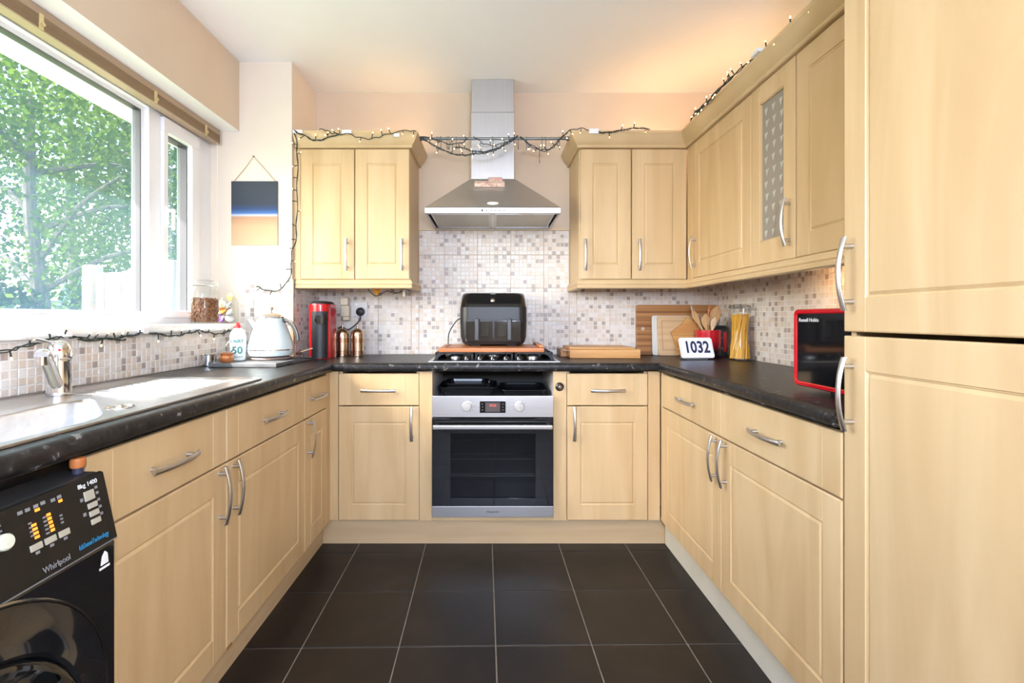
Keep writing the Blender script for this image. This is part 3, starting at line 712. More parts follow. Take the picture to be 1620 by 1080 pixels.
# ------------------------------------------------------------------ oven
ov = thing('oven', 'built-in steel and black glass electric oven', 'oven', (.0045, 2.334, 0))
W = .2968
MB().box(-.275, .030, .160, .275, .48, .165).build('cavity_floor', mat('oven_cavity', (.06, .06, .06), .5), ov)
cav = bpy.data.materials['oven_cavity']
m = MB(); m.box(-.275, .47, .165, .275, .478, .735); m.box(-.275, .030, .165, -.268, .47, .735); m.box(.268, .030, .165, .275, .47, .735); m.box(-.268, .030, .730, .268, .47, .7365)
m.build('cavity', cav, ov)
cp = MB().box(-W, 0, .646, W, .026, .750, .0025).build('control_panel', steel, ov)
for x in (-.126, .130):
    m = MB(); M_ = Matrix.Translation((x, .0, .700)) @ Matrix.Rotation(R(90), 4, 'X')
    m.lathe([(0, 0), (.023, 0), (.0235, .002), (.0215, .018), (.020, .020), (0, .0205)], 28, M=M_); m.box(x-.0016, -.0235, .679, x+.0016, -.018, .721, .0008)
    dl = m.build('dial', mat('silver_dial', (.62, .60, .57), .35, .6), cp)
    m = MB()
    for k in range(11):
        a = R(-150+30*k); m.box(-.0012, -.0006, -.0012, .0012, .0002, .0012, M=Matrix.Translation((x+.031*math.sin(a), 0, .700+.031*math.cos(a))))
    o = m.build('dial_marks', dark_text, cp); o['kind'] = 'stuff'
ds = MB().box(-.063, -.0025, .668, .063, .004, .725, .001).build('display', blk_gloss, cp)
MB().box(-.036, -.0032, .674, .036, -.002, .719).build('screen', mat('dim_screen', (.09, .075, .075), .25), ds)
text('clock_digits', '10:32', .016, (0, -.0034, .704), (PI/2, 0, 0), mat('red_digits', (.5, .06, .04), .5, emit=(1, .12, .06), es=.5), ds)
for sx in (-1, 1):
    for z in (.683, .697, .711): MB().box(sx*.050-.003, -.003, z-.0012, sx*.050+.003, -.002, z+.0012).build('touch_mark', grey_text, ds)
m = MB(); wx0, wx1, wz0, wz1 = -.205, .208, .250, .568
m.box(-W, 0, .214, wx0, .024, .641, .002); m.box(wx1, 0, .214, W, .024, .641, .002); m.box(wx0, 0, .214, wx1, .024, wz0, .0); m.box(wx0, 0, wz1, wx1, .024, .641, .0)
od = m.build('oven_door', blk_gloss, ov); od['label'] = 'black glass oven door'
MB().box(wx0+.0005, .001, wz0, wx1-.0005, .006, wz1).build('door_window', oven_glass, od)
m = MB(); m.box(-.288, -.044, .594, .288, -.030, .617, .005, 3); hb = m.build('handle', steel, od)
for x in (-.272, .272): MB().box(x-.01, -.031, .598, x+.01, -.0005, .613, .002).build('handle_bracket', blk_mat, od)
bt = MB().box(-W, -.001, .159, W, .024, .2125, .002).build('bottom_trim', steel, ov)
text('brand_lettering', 'Hotpoint', .0165, (0, -.0016, .186), (PI/2, 0, 0), dark_text, bt)
m = MB(); m.box(-.268, .028, .2125, .268, .034, .216); m.build('vent_strip', blk_mat, ov)
rack_m = mat('rack_chrome', (.75, .68, .58), .25, 1)
for z in (.345, .428):
    m = MB(); m.cyl((-.266, .05, z), (.266, .05, z), .0032, n=8); m.cyl((-.266, .44, z), (.266, .44, z), .0032, n=8)
    if z < .4: m.cyl((-.266, .05, z+.010), (.266, .05, z+.010), .0022, n=8)
    for k in range(19): x = -.252+k*.028; m.cyl((x, .05, z+.003), (x, .44, z+.003), .0017, n=6)
    m.build('wire_rack', rack_m, ov)

def pan(name, label, loc, w, d, h, fl_=.012, rim=.012, rz=0, m_=None, group=None):
    o = thing(name, label, 'baking tray', loc, rz, group)
    rings = []
    for k, (ex, z) in enumerate([(-fl_*1.0, 0), (-fl_*.6, .004), (0, h), (rim, h+.002), (rim, h-.001), (0, h-.0035), (-fl_*.6-.002, .007), (-fl_-.002, .0025)]):
        rings.append([(x, y, z) for x, y in rrect(w+2*ex, d+2*ex, .03+ex*.5, 5)])
    MB().rings(rings).build('tray_body', m_ or enamel_blk, o)
    return o
pan('roasting_tin', 'deep black roasting tin on the shelf above the oven, left', (-.122, 2.535, .7375), .275, .26, .044, group='trays above the oven')
pan('roasting_tin', 'smaller black tin nested inside the left roasting tin', (-.130, 2.545, .7445), .205, .20, .050, group='trays above the oven')
pan('baking_sheet', 'flat black baking sheet on the shelf above the oven, right', (.163, 2.545, .7375), .215, .28, .030, group='trays above the oven')

# ------------------------------------------------------------------ hob
hb = thing('gas_hob', 'black five-burner gas hob with steel trim set in the worktop', 'hob', (.012, 2.365, WT))
m = MB(); m.box(-.328, 0, .0005, .328, .50, .006, .002); m.build('steel_trim', steel, hb)
m = MB(); m.box(-.306, .020, .0062, .306, .488, .010, .002); m.build('hob_plate', enamel_blk, hb)
for k in range(5):
    x = -.136+k*.066
    m = MB(); m.lathe([(0, .0102), (.019, .0102), (.0185, .016), (.015, .026), (0, .027)], 20, c=(x, .052, 0)); m.box(x-.003, .032, .018, x+.003, .072, .034, .002); m.build('knob', blk_gloss, hb)
for x, y, r_ in ((-.205, .16, .040), (.205, .16, .040), (-.205, .37, .032), (.205, .37, .045), (0, .29, .055)):
    m = MB(); m.lathe([(0, .0102), (r_, .0102), (r_, .020), (r_*.8, .022), (0, .0225)], 24, c=(x, y, 0)); bz = m.build('burner', steel, hb)
    m = MB(); m.lathe([(0, .0228), (r_*.72, .0228), (r_*.7, .027), (0, .028)], 24, c=(x, y, 0)); m.build('burner_cap', blk_mat, bz)
for x in (-.205, 0, .205):
    m = MB(); hw = .098
    for sy in (.10, .27, .44): m.box(x-hw, sy-.005, .034, x+hw, sy+.005, .044, .002)
    for sx in (-.06, .06): m.box(x+sx-.005, .095, .034, x+sx+.005, .445, .044, .002)
    for sx in (-hw+.006, hw-.006):
        m.box(x+sx-.005, .095, .034, x+sx+.005, .445, .044, .002)
        for sy in (.10, .44): m.box(x+sx-.005, sy-.005, .0102, x+sx+.005, sy+.005, .035, .001)
    m.build('pan_support', blk_iron, hb)
for sx in (-1, 1):      # raised curved end cheeks
    pts = [(sx*.306, .0102), (sx*.300, .022), (sx*.288, .034), (sx*.272, .042), (sx*.258, .044), (sx*.258, .036), (sx*.272, .030), (sx*.284, .020), (sx*.288, .0102)]
    MB().prism(pts, .07, .47, 'y').build('end_cheek', blk_iron, hb)
# board on the hob
tb = thing('wooden_tray', 'orange-brown wooden board with raised end resting on the hob', 'board', (.0, 2.62, WT+.0445))
m = MB(); m.box(-.275, -.165, 0, .270, .205, .022, .003); m.build('board', cherry, tb)
m = MB(); m.box(.244, -.165, .0223, .270, .205, .036, .004); m.build('raised_end', cherry, tb)
m = MB(); m.box(-.243, -.140, .0223, -.237, .200, .0235); m.box(-.243, -.146, .0223, .243, -.140, .0235); m.build('juice_groove', mat('dark_groove', (.16, .05, .012), .6), tb)

# ------------------------------------------------------------------ air fryer
af = thing('air_fryer', 'black dual-drawer air fryer standing on the wooden board', 'air fryer', (.009, 2.60, WT+.0668))
def fry_ring(z, hw, y0_, y1_, r_):
    return [(x, y+(y0_+y1_)/2, z) for x, y in rrect(2*hw, y1_-y0_, r_, 6)]
m = MB()
m.rings([fry_ring(z, hw, a, .275, r_) for z, hw, a, r_ in ((.008, .160, .012, .04), (.020, .172, .004, .05), (.05, .181, 0, .05), (.14, .1845, 0, .05), (.20, .1835, .001, .05), (.213, .183, .001, .05))]); m.build('body', blk_soft, af)
m = MB()
m.rings([fry_ring(z, hw, a, .275, r_) for z, hw, a, r_ in ((.2132, .1825, .002, .05), (.225, .182, .008, .05), (.255, .179, .030, .05), (.280, .175, .055, .05), (.291, .170, .066, .05), (.294, .160, .078, .045))]); m.build('control_top', blk_gloss, af)
for sx in (-1, 1):
    x0, x1 = (sx*.004, sx*.150)
    d_ = MB().box(x0, -.0035, .024, x1, .006, .142, .005).build('basket_drawer', blk_gloss, af)
    MB().box(sx*.088-.013, -.034, .030, sx*.088+.013, -.003, .152, .008, 3).build('drawer_handle', mat('graphite_grey', (.05, .05, .054), .4), d_)
    MB().box(sx*.025, -.0042, .055, sx*.070, -.0030, .125, .002).build('viewing_window', mat('smoked_window', (.03, .032, .030), .06), d_)
    for y in (.03, .22): MB().box(sx*.10-.026, y, 0, sx*.10+.026, y+.03, .010, .003).build('foot', blk_mat, af)
m = MB(); m.ball((-.004, .030, .247), .0135, n=16, m=10); m.build('dial', chrome, af)
text('brand_lettering', 'instant', .010, (-.002, .062, .2885), (R(52), 0, 0), white_text, af)
m = MB(); m.tube(smooth([(-.178, .20, .15), (-.205, .19, .145), (-.235, .20, .11), (-.262, .22, .06), (-.268, .24, -.01), (-.268, .25, -.045)]), .0032, 8); m.build('power_cable', blk_mat, af)

# ------------------------------------------------------------------ bamboo block right of the hob
bo = thing('bread_board', 'thick bamboo chopping block with metal end handle', 'chopping board', (.615, 2.735, WT))
m = MB(); m.box(-.19, -.132, .001, .195, .125, .050, .004); m.build('block', bamboo, bo)
m = MB(); m.box(-.19, -.120, .0505, .165, .125, .060, .003); m.build('top_board', bamboo, bo)
m = MB(); m.box(-.226, -.03, .001, -.191, .122, .044, .003); m.build('dark_end', walnut, bo)
m = MB(); m.tube(smooth([(-.190, -.10, .040), (-.215, -.10, .040), (-.218, -.06, .040), (-.215, -.02, .040), (-.190, -.02, .040)]), .0026, 8); m.build('end_handle', satin, bo)

# ------------------------------------------------------------------ boards leaning in the right corner
def lean(name, label, x0, x1, y, h, t_, tilt, m_, poly=None, cat='chopping board'):
    o = thing(name, label, cat, ((x0+x1)/2, y, WT+.002)); o.rotation_euler = (-R(tilt), 0, 0)
    w = (x1-x0)/2
    m = MB()
    if poly: m.prism(poly, 0, t_, 'y', b=.002)
    else: m.prism(rrect(2*w, h, .012, 4, 0, h/2), 0, t_, 'y', b=.002)
    m.build('board', m_, o); return o, w
o, w = lean('striped_board', 'large dark striped wooden board leaning on the corner tiles', .865, 1.352, 2.848, .298, .020, 3.0, walnut)
m = MB(); m.cyl((-w+.036, .0008, .155), (-w+.036, -.004, .155), .010, n=18); m.build('stud', satin, o)
for k, z in enumerate((.052, .098, .150, .205, .252)):
    MB().box(-w+.004, -.0006, z-.0012, w-.004, .001, z+.0012).build('joint_line', mat('glue_line_%d' % k, (.12, .045, .012), .6), o)
o, w = lean('plastic_board', 'cloudy white plastic chopping board at the front edge of the leaning boards', .945, 1.20, 2.808, .234, .010, 4.5, frosted_pl)
o, w = lean('pale_board', 'pale wooden chopping board with routed border', .972, 1.235, 2.785, .232, .016, 5.5, palewood)
m = MB(); 
for q in ((-w+.022, .030, -w+.027, .205), (-w+.022, .200, w-.02, .205), (-w+.022, .030, w-.02, .035)): m.box(q[0], -.0006, q[1], q[2], .001, q[3])
m.build('routed_border', mat('border_shadow_wood', (.46, .28, .14), .6), o)
poly = [(-.115, .138), (-.045, .185), (-.02, .225), (.02, .205), (.06, .190), (.09, .06), (.03, .004), (-.08, .004), (-.085, .06)]
lean('shaped_board', 'small brown pointed wooden board behind the clock', 1.04, 1.26, 2.752, .2, .014, 5, bamboo, poly)

# ------------------------------------------------------------------ utensil crock and spoons
CX, CY = 1.205, 2.665
ck = thing('utensil_crock', 'red stoneware crock fading to black, full of wooden spoons', 'crock', (CX, CY, WT))
crock_m = mat('red_to_black_glaze', (.5, .01, .02), .2, coat=.3); N, L, b = nodes(crock_m)
tc = N.new('ShaderNodeTexCoord'); sp = N.new('ShaderNodeSeparateXYZ'); rp_ = ramp(N, [(.25, (.012, .006, .008)), (.62, (.50, .008, .018))]); mr = N.new('ShaderNodeMapRange'); mr.inputs['From Max'].default_value = .155
L.new(tc.outputs['Object'], sp.inputs[0]); L.new(sp.outputs['Z'], mr.inputs['Value']); L.new(mr.outputs[0], rp_.inputs['Fac']); L.new(rp_.outputs[0], b.inputs['Base Color'])
m = MB(); m.lathe([(0, .001), (.060, .001), (.064, .006), (.068, .14), (.0695, .150), (.068, .153), (.064, .150), (.060, .02), (0, .016)], 36); m.build('pot', crock_m, ck)
def spoon(label, foot, tip, bw, bl_, m_, kind='spoon', face=0, bd=.007):
    f = Vector(foot); t_ = Vector(tip); d = (t_-f); ln = d.length
    o = thing('wooden_spoon' if kind != 'ladle' else 'steel_ladle', label, 'spoon', f, 0, 'utensils in the red crock')
    o.rotation_mode = 'QUATERNION'
    z = d.normalized(); y = Vector((math.sin(face), math.cos(face), 0)); x = y.cross(z).normalized(); y = z.cross(x)
    o.rotation_quaternion = Matrix((x, y, z)).transposed().to_quaternion()
    m = MB(); hl = ln-bl_
    m.tube([(0, 0, 0), (0, 0, hl*.5), (0, 0, hl), (0, 0, hl+.02)], [.0055, .005, .0055, .007], 10); m.build('handle', m_, o)
    m = MB(); rs = []
    for k in range(11):
        u = k/10; wv = bw/2*math.sin(PI*min(1, .10+u*.93))**.62*(.55+.45*min(1, u*1.7)); 
        rs.append([(wv*math.cos(2*PI*i/14), (bd/2)*math.sin(2*PI*i/14)*(1 if math.sin(2*PI*i/14) > 0 else .55)+.004*math.sin(PI*u), hl+u*bl_) for i in range(14)])
    m.rings(rs); m.build('bowl', m_, o)
    return o
base = WT+.022
spoon('round wooden spoon in the middle of the crock', (CX-.005, CY-.005, base), (CX-.022, CY-.02, base+.225), .054, .085, spoonwood)
spoon('tallest wide wooden spoon at the right of the crock', (CX-.03, CY-.02, base), (CX+.062, CY+.01, base+.268), .066, .115, spoonwood)
spoon('small light wooden spoon leaning right in the crock', (CX-.025, CY-.04, base), (CX+.020, CY-.042, base+.205), .036, .075, spoonlight)
spoon('slim wooden spatula leaning left in the crock', (CX+.03, CY-.01, base), (CX-.092, CY-.005, base+.250), .036, .105, spoonwood)
spoon('steel ladle between the wooden spoons', (CX+.035, CY+.02, base), (CX-.058, CY+.025, base+.225), .056, .06, chrome, 'ladle', bd=.03)
spoon('thin steel whisk handle poking up at the back left', (CX+.03, CY+.035, base), (CX-.075, CY+.052, base+.275), .014, .05, satin, 'ladle')
spoon('dark-tipped wooden stirrer at the back of the crock', (CX-.03, CY+.03, base), (CX+.034, CY+.045, base+.275), .020, .05, cherry)
spoon('flat bamboo spatula at the back right of the crock', (CX-.04, CY+.012, base), (CX+.045, CY+.038, base+.175), .034, .07, bamboo)

# smart display clock
dp = thing('smart_display', 'white tilted smart display showing 1032', 'clock', (1.088, 2.515, WT), R(5))
M_ = Matrix.Translation((0, 0, .010)) @ Matrix.Rotation(R(-20), 4, 'X')
m = MB(); m.prism([(x, z) for x, z in rrect(.180, .112, .010, 5, 0, .057)], 0, .010, 'y', b=.003)
for v in m.bm.verts: v.co = M_ @ v.co
m.build('bezel', white_pl, dp)
m = MB(); m.box(-.0815, -.0008, .0095, .0815, .001, .1045, .0003, 1, M=M_); m.build('screen', mat('lit_screen', (.45, .52, .75), .3, emit=(.62, .70, .98), es=.5), dp)
p = M_ @ Vector((0, -.0012, .057)); text('clock_digits', '1032', .088, p, (R(90-20), 0, 0), mat('navy_digits', (.03, .03, .07), .5), dp, sx=.80, bold=.0028)
m = MB(); m.prism([(.012, 0.0005), (.085, 0.0005), (.085, .012), (.030, .060), (.020, .030)], -.06, .06, 'x', b=.003); m.build('stand', mat('grey_fabric', (.12, .13, .14), .9), dp)

# black tin with white scrollwork
tn = thing('black_tin', 'tall black tin with white scroll pattern and red side', 'tin', (1.300, 2.745, WT))
m = MB(); m.box(-.032, -.032, .001, .032, .032, .165, .004); m.build('body', blk_mat, tn)
m = MB(); m.box(-.033, -.033, .1655, .033, .033, .178, .004); m.build('lid', blk_mat, tn)
m = MB(); m.box(.0115, -.0335, .03, .0325, -.0315, .14, .0005); m.build('red_panel', red_gloss, tn)
m = MB()
for zc, r_, s_ in ((.045, .013, 1), (.075, .012, -1), (.105, .011, 1), (.13, .009, -1)):
    m.tube([(-.010+s_*.004+r_*(1-k/22)*math.cos(k*.48*s_), -.0328, zc+r_*(1-k/22)*math.sin(k*.48*s_)) for k in range(19)], .0011, 6)
m.tube(smooth([(-.012, -.0328, .02), (-.004, -.0328, .055), (-.016, -.0328, .09), (-.006, -.0328, .125), (-.012, -.0328, .155)]), .0011, 6)
m.build('scroll_pattern', white_text, tn)

# pasta jar
PXj, PYj = 1.296, 2.50
pj = thing('pasta_jar', 'tall waisted glass storage jar with clip lid holding spaghetti', 'jar', (PXj, PYj, WT))
pr = [(0, .002), (.052, .002), (.0565, .008), (.057, .03), (.054, .08), (.047, .14), (.0455, .17), (.049, .21), (.053, .235), (.052, .252), (.046, .262), (.046, .272)]
m = MB(); m.lathe(pr, 32, cap0=True, cap1=False); m.build('glass_body', jar_glass, pj)
m = MB(); m.lathe([(.046, .2725), (.051, .273), (.052, .280), (.046, .288), (.02, .292), (0, .292)], 32); m.build('lid', glass('lid_glass', (.75, .77, .75), ior=1.5), pj)
m = MB(); m.tube([(.0525*math.cos(2*PI*k/24), .0525*math.sin(2*PI*k/24), .272) for k in range(25)], .0022, 6); m.tube([(.0, -.0535, .285), (.010, -.056, .27), (.010, -.056, .245), (0, -.058, .238), (-.010, -.056, .245), (-.010, -.056, .27), (0, -.0535, .285)], .0017, 6); m.build('wire_clip', satin, pj)
m = MB(); q = random.Random(2)
for k in range(150):
    a = q.uniform(0, 2*PI); rr_ = .050*math.sqrt(q.uniform(.35, 1)); tw = R(q.uniform(40, 62)); h = q.uniform(.228, .243)
    zs_ = [.010, .06, .11, .16, .20, h]; pts = []
    for z in zs_:
        u = z/.24; x0, y0_ = rr_*math.cos(a), rr_*math.sin(a); x1, y1_ = rr_*.94*math.cos(a+tw*1.25), rr_*.94*math.sin(a+tw*1.25)
        pts.append((x0+(x1-x0)*u, y0_+(y1_-y0_)*u, z))
    pts = [(x*(1 if z < .09 else .86 if z < .21 else .9), y*(1 if z < .09 else .86 if z < .21 else .9), z) for x, y, z in pts]
    m.tube(pts, .0016, 5)
sp_ = m.build('spaghetti', mat('spaghetti', (.80, .42, .03), .4), None, (PXj, PYj, WT)); tag(sp_, 'yellow spaghetti standing inside the tall glass jar', 'pasta', kind='stuff')

# microwave
mw = thing('microwave', 'red framed microwave with black glass door at the right', 'microwave', (.935, 1.484, WT), R(-90))
MB().box(.004, .018, .020, .332, .42, .240, .006).build('casing', blk_mat, mw)
m = MB(); o_ = rrect(.336, .232, .016, 6, .168, .131); i2 = rrect(.308, .204, .007, 6, .168, .131)
rs = []
for poly, y in ((o_, .018), (o_, .004), (rrect(.330, .226, .014, 6, .168, .131), 0), (rrect(.314, .210, .009, 6, .168, .131), 0), (i2, .003), (i2, .018)): rs.append([(x, y, z) for x, z in poly])
m.rings(rs, cap0=False, cap1=False); m.build('red_frame', red_gloss, mw)
dg = MB().box(.0145, .004, .0295, .3215, .012, .2325).build('door_glass', blk_gloss, mw)
text('brand_lettering', 'Russell Hobbs', .0155, (.022, .0034, .214), (PI/2, 0, 0), white_text, dg, align='LEFT')
for x in (.10, .29):
    for y in (.06, .37): MB().cyl((x, y, .0005), (x, y, .021), .012, .014, 14).build('foot', blk_mat, mw)

# ------------------------------------------------------------------ coffee machine
cm = thing('coffee_machine', 'red and black pod coffee machine in the left corner', 'coffee machine', (-.935, 2.612, WT))
def stad(hw, y0_, y1_, n=14):
    p = [(hw*math.cos(a), y0_+hw+hw*math.sin(a)) for a in [PI+PI*k/n for k in range(n+1)]]
    return p+[(hw, y1_), (-hw, y1_)]
def cring(z, hw, y0_, y1_): return [(x, y, z) for x, y in stad(hw, y0_, y1_)]
m = MB(); m.rings([cring(z, w_, -.062+(.0585-w_), .085) for z, w_ in ((.001, .0565), (.006, .0585), (.290, .0585), (.296, .0565))]); m.build('shell', red_gloss, cm)
m = MB(); m.rings([cring(z, w_, -.062+(.0585-w_), .08) for z, w_ in ((.2962, .050), (.303, .048), (.310, .040), (.313, .025))]); m.build('top_lid', blk_mat, cm)
def arc_panel(name, a0, a1, z0, z1, r_, t_, m_, par):
    m = MB(); n = 12; cy = -.062+.0585; rs = []
    for k in range(n+1):
        a = R(a0+(a1-a0)*k/n); c_, s_ = math.sin(a), -math.cos(a)
        rs.append([(r_*c_, cy+r_*s_, z0), ((r_+t_)*c_, cy+(r_+t_)*s_, z0), ((r_+t_)*c_, cy+(r_+t_)*s_, z1), (r_*c_, cy+r_*s_, z1)])
    m.rings(rs); return m.build(name, m_, par)
fp = arc_panel('front_panel', -26, 58, .004, .250, .0580, .003, blk_soft, cm)
arc_panel('nozzle_head', -2, 38, .190, .235, .0613, .012, blk_gloss, cm)
arc_panel('panel_top_edge', -27, 59, .2505, .256, .0580, .0045, blk_mat, cm)
m = MB(); m.tube(smooth([(-.056, .06, .02), (-.072, .05, .05), (-.075, .05, .09), (-.058, .06, .13)]), .006, 8); m.build('side_hose', blk_mat, cm)

# canisters
def canister(label, loc):
    o = thing('metal_canister', label, 'canister', loc, 0, 'copper canisters')
    m = MB(); m.lathe([(0, .001), (.036, .001), (.0375, .004), (.0375, .118), (.036, .122)], 32); m.build('body', brass, o)
    for z in (.012, .020, .028, .082, .090, .098):
        m = MB(); m.lathe([(.0372, z), (.0388, z+.001), (.0388, z+.004), (.0372, z+.005)], 32, cap0=False, cap1=False); m.build('copper_band', copper, o)
    m = MB(); m.lathe([(.0375, .1225), (.038, .126), (.036, .138), (.028, .150), (.016, .158), (.006, .160), (.004, .166), (.006, .172), (.005, .178), (0, .180)], 32); m.build('domed_lid', brass, o)
canister('copper-banded metal canister touching the coffee machine', (-.862, 2.765, WT))
canister('copper-banded metal canister farther from the coffee machine', (-.775, 2.765, WT))

# socket, plugs and cable
so = thing('wall_socket', 'white double wall socket on the tiles above the canisters', 'socket', (-.828, YB-.0095, 1.183))
MB().box(-.078, -.009, -.045, .078, 0, .045, .003).build('face_plate', mat('socket_plate', (.72, .68, .66), .4), so)
for x in (-.058, .012): MB().box(x-.006, -.012, .020, x+.006, -.0085, .036, .001).build('rocker_switch', white_pl, so)
ad = thing('plug_adapter', 'cream plug adapter with stacked plug in the socket', 'plug', (-.872, YB-.0186, 1.183))
MB().box(-.026, -.045, -.045, .026, 0, .022, .006).build('adapter_body', cream_pl, ad)
MB().box(-.024, -.060, .0225, .022, -.004, .068, .006).build('timer_plug', cream_pl, ad)
MB().box(-.010, -.050, -.066, .026, -.006, -.0455, .004).build('lower_plug', cream_pl, ad)
MB().tube(smooth([(.0, -.03, .068), (.004, -.03, .09), (.0, -.03, .11)]), .003, 8).build('cord', cream_pl, ad)
MB().tube(smooth([(-.024, -.03, -.03), (-.045, -.03, -.01), (-.05, -.03, .03), (-.035, -.03, .07), (-.012, -.03, .085)]), .0018, 6).build('thin_wire', cream_pl, ad)
bp_ = thing('black_plug', 'round black plug with cable leading to the coffee machine', 'plug', (-.789, YB-.0190, 1.168))
m = MB(); m.lathe([(0, 0), (.024, 0), (.026, .006), (.024, .020), (.014, .026), (0, .027)], 26, M=Matrix.Rotation(R(90), 4, 'X')); m.build('plug_body', blk_mat, bp_)
MB().tube(smooth([(0, -.015, -.02), (0, -.018, -.045), (-.02, -.03, -.075), (-.06, -.04, -.105), (-.085, -.045, -.098), (-.098, -.05, -.09), (-.12, -.055, -.10)]), .0042, 8).build('cable', blk_mat, bp_)

# amber lamp and loose wires under the left cabinet
al = thing('amber_bulb', 'small amber glass bulb with loose wires under the left wall cabinet', 'bulb', (-.648, 2.70, 1.335))
m = MB(); m.lathe([(0, -.078), (.006, -.074), (.026, -.045), (.030, -.02), (.030, -.001)], 24); m.build('amber_glass', mat('amber', (.85, .36, .04), .2), al)
m = MB(); m.tube(smooth([(-.06, 0, -.01), (-.045, 0, -.05), (-.01, 0, -.080), (.02, 0, -.070), (.06, 0, -.052), (.10, 0, -.066), (.145, 0, -.050), (.175, 0, -.01)]), .0022, 6)
m.tube(smooth([(.06, .01, -.01), (.09, .01, -.055), (.13, .01, -.06), (.16, .01, -.03), (.18, .01, -.055), (.19, .01, -.01)]), .0018, 6); m.build('wires', blk_mat, al)
m = MB(); m.box(.145, -.006, -.085, .160, .006, -.045, .003); m.build('connector', cream_pl, al)

# ------------------------------------------------------------------ kettle corner
tv = thing('slate_board', 'grey slate worktop saver under the kettle', 'board', (-1.105, 2.325, WT), R(-2))
MB().box(-.155, -.195, .001, .155, .195, .019, .003).build('slab', slate_m, tv)
KX, KY, KZ = -1.078, 2.335, WT+.020
kt = thing('kettle', 'pale blue retro kettle with chrome lid and grey handle', 'kettle', (KX, KY, KZ))
m = MB(); m.lathe([(0, .001), (.088, .001), (.092, .006), (.088, .012), (.078, .014)], 40); m.build('power_base', mat('base_grey', (.30, .22, .19), .35, .3), kt)
m = MB(); m.lathe([(.080, .0145), (.096, .020), (.103, .032), (.1045, .045)], 44, cap1=False); m.build('lower_body', kettle_m, kt)
m = MB(); m.lathe([(.1045, .0452), (.1058, .046), (.1058, .050), (.1045, .051)], 44, cap0=False, cap1=False); m.build('chrome_ring', chrome, kt)
m = MB(); m.lathe([(.1045, .0512), (.104, .062), (.099, .085), (.089, .115), (.077, .150), (.066, .180), (.060, .196), (.057, .200)], 44, cap0=False); m.build('body', kettle_m, kt)
m = MB(); m.lathe([(.059, .2002), (.0605, .203), (.059, .207), (.050, .210)], 40); m.build('lid_rim', chrome, kt)
m = MB(); m.lathe([(.050, .2102), (.043, .217), (.030, .224), (.012, .228), (.006, .229), (.005, .236), (.010, .241), (.0125, .248), (.010, .255), (0, .258)], 32); m.build('lid', noisy('lid_champagne', [(.3, (.62, .52, .42)), (.7, (.72, .62, .52))], rough=.25, metal=.7), kt)
m = MB()   # spout
rs = []
for u in range(6):
    t_ = u/5; x = -.058-.044*t_; z = .135+.058*t_; wd = .026-.010*t_; dp_ = .030-.012*t_
    rs.append([(x+dp_*math.cos(2*PI*i/14)*.7-.0, wd*math.sin(2*PI*i/14), z+dp_*math.cos(2*PI*i/14)*-.2) for i in range(14)])
m.rings(rs, cap0=False); m.build('spout', mat('spout_steel', (.55, .56, .58), .3, .7), kt)
m = MB(); pts = smooth([(.054, 0, .185), (.085, -.01, .188), (.115, -.018, .165), (.134, -.022, .125), (.140, -.024, .090)]); rs_ = [.010]*len(pts); m.tube(pts, rs_, 12); m.build('handle', mat('warm_grey_plastic', (.05, .042, .04), .4), kt)
m = MB(); m.tube(smooth([(.058, -.006, .194), (.086, -.018, .198), (.119, -.027, .172), (.140, -.031, .130), (.146, -.032, .093)]), .0032, 8); m.build('handle_trim', rail_metal, kt)
m = MB(); m.ball((-.004, -.105, .036), .0035); m.build('indicator', grey_text, kt)
m = MB(); m.tube(smooth([(.085, .02, .006), (.125, .03, .003), (.16, .06, .0), (.19, .10, -.012)]), .003, 8); m.build('cord', blk_mat, kt)
ws = thing('wooden_stick', 'pale stirring stick with brown end lying behind the kettle', 'stick', (-.975, 2.44, WT+.020), R(25))
m = MB(); m.tube([(0, 0, .028), (.058, .01, .044)], .003, 8); m.build('shaft', spoonlight, ws)
m = MB(); m.ball((-.008, -.002, .022), .010, sc=(1.5, 1, .9)); m.box(-.012, -.008, .001, -.002, .004, .016, .002); m.build('brown_end', mat('brown_end', (.10, .03, .012), .4), ws)

# washing up bottle
fb = thing('washing_up_bottle', 'clear washing-up liquid bottle with red cap beside the kettle', 'bottle', (-1.200, 2.262, WT+.020), R(20))
m = MB(); rs = []
for z, w_, d_ in ((.001, .030, .020), (.004, .034, .022), (.06, .036, .023), (.115, .035, .022), (.135, .030, .020), (.150, .018, .015), (.153, .013, .013)): rs.append([(w_*math.cos(2*PI*i/28), d_*math.sin(2*PI*i/28), z) for i in range(28)])
m.rings(rs); m.build('body', mat('milky_plastic', (.72, .77, .76), .25), fb)
m = MB(); m.lathe([(.0, .1532), (.015, .1532), (.0155, .156), (.014, .165), (.008, .170), (.0075, .178), (0, .179)], 20); m.build('cap', mat('cap_red', (.75, .01, .01), .3), fb)
gt = mat('green_print', (.01, .13, .13), .5)
text('brand_lettering', 'FAIRY', .0215, (0, -.0242, .092), (PI/2, 0, 0), gt, fb, bold=.0007)
text('size_number', '50', .047, (0, -.0242, .048), (PI/2, 0, 0), gt, fb, bold=.001)
MB().box(-.024, -.0245, .0175, .024, -.0215, .0195).build('printed_line', gt, fb)
MB().box(-.008, -.0235, .112, .008, -.0215, .119, .001).build('pink_mark', mat('pink_print', (.8, .25, .3), .5), fb)

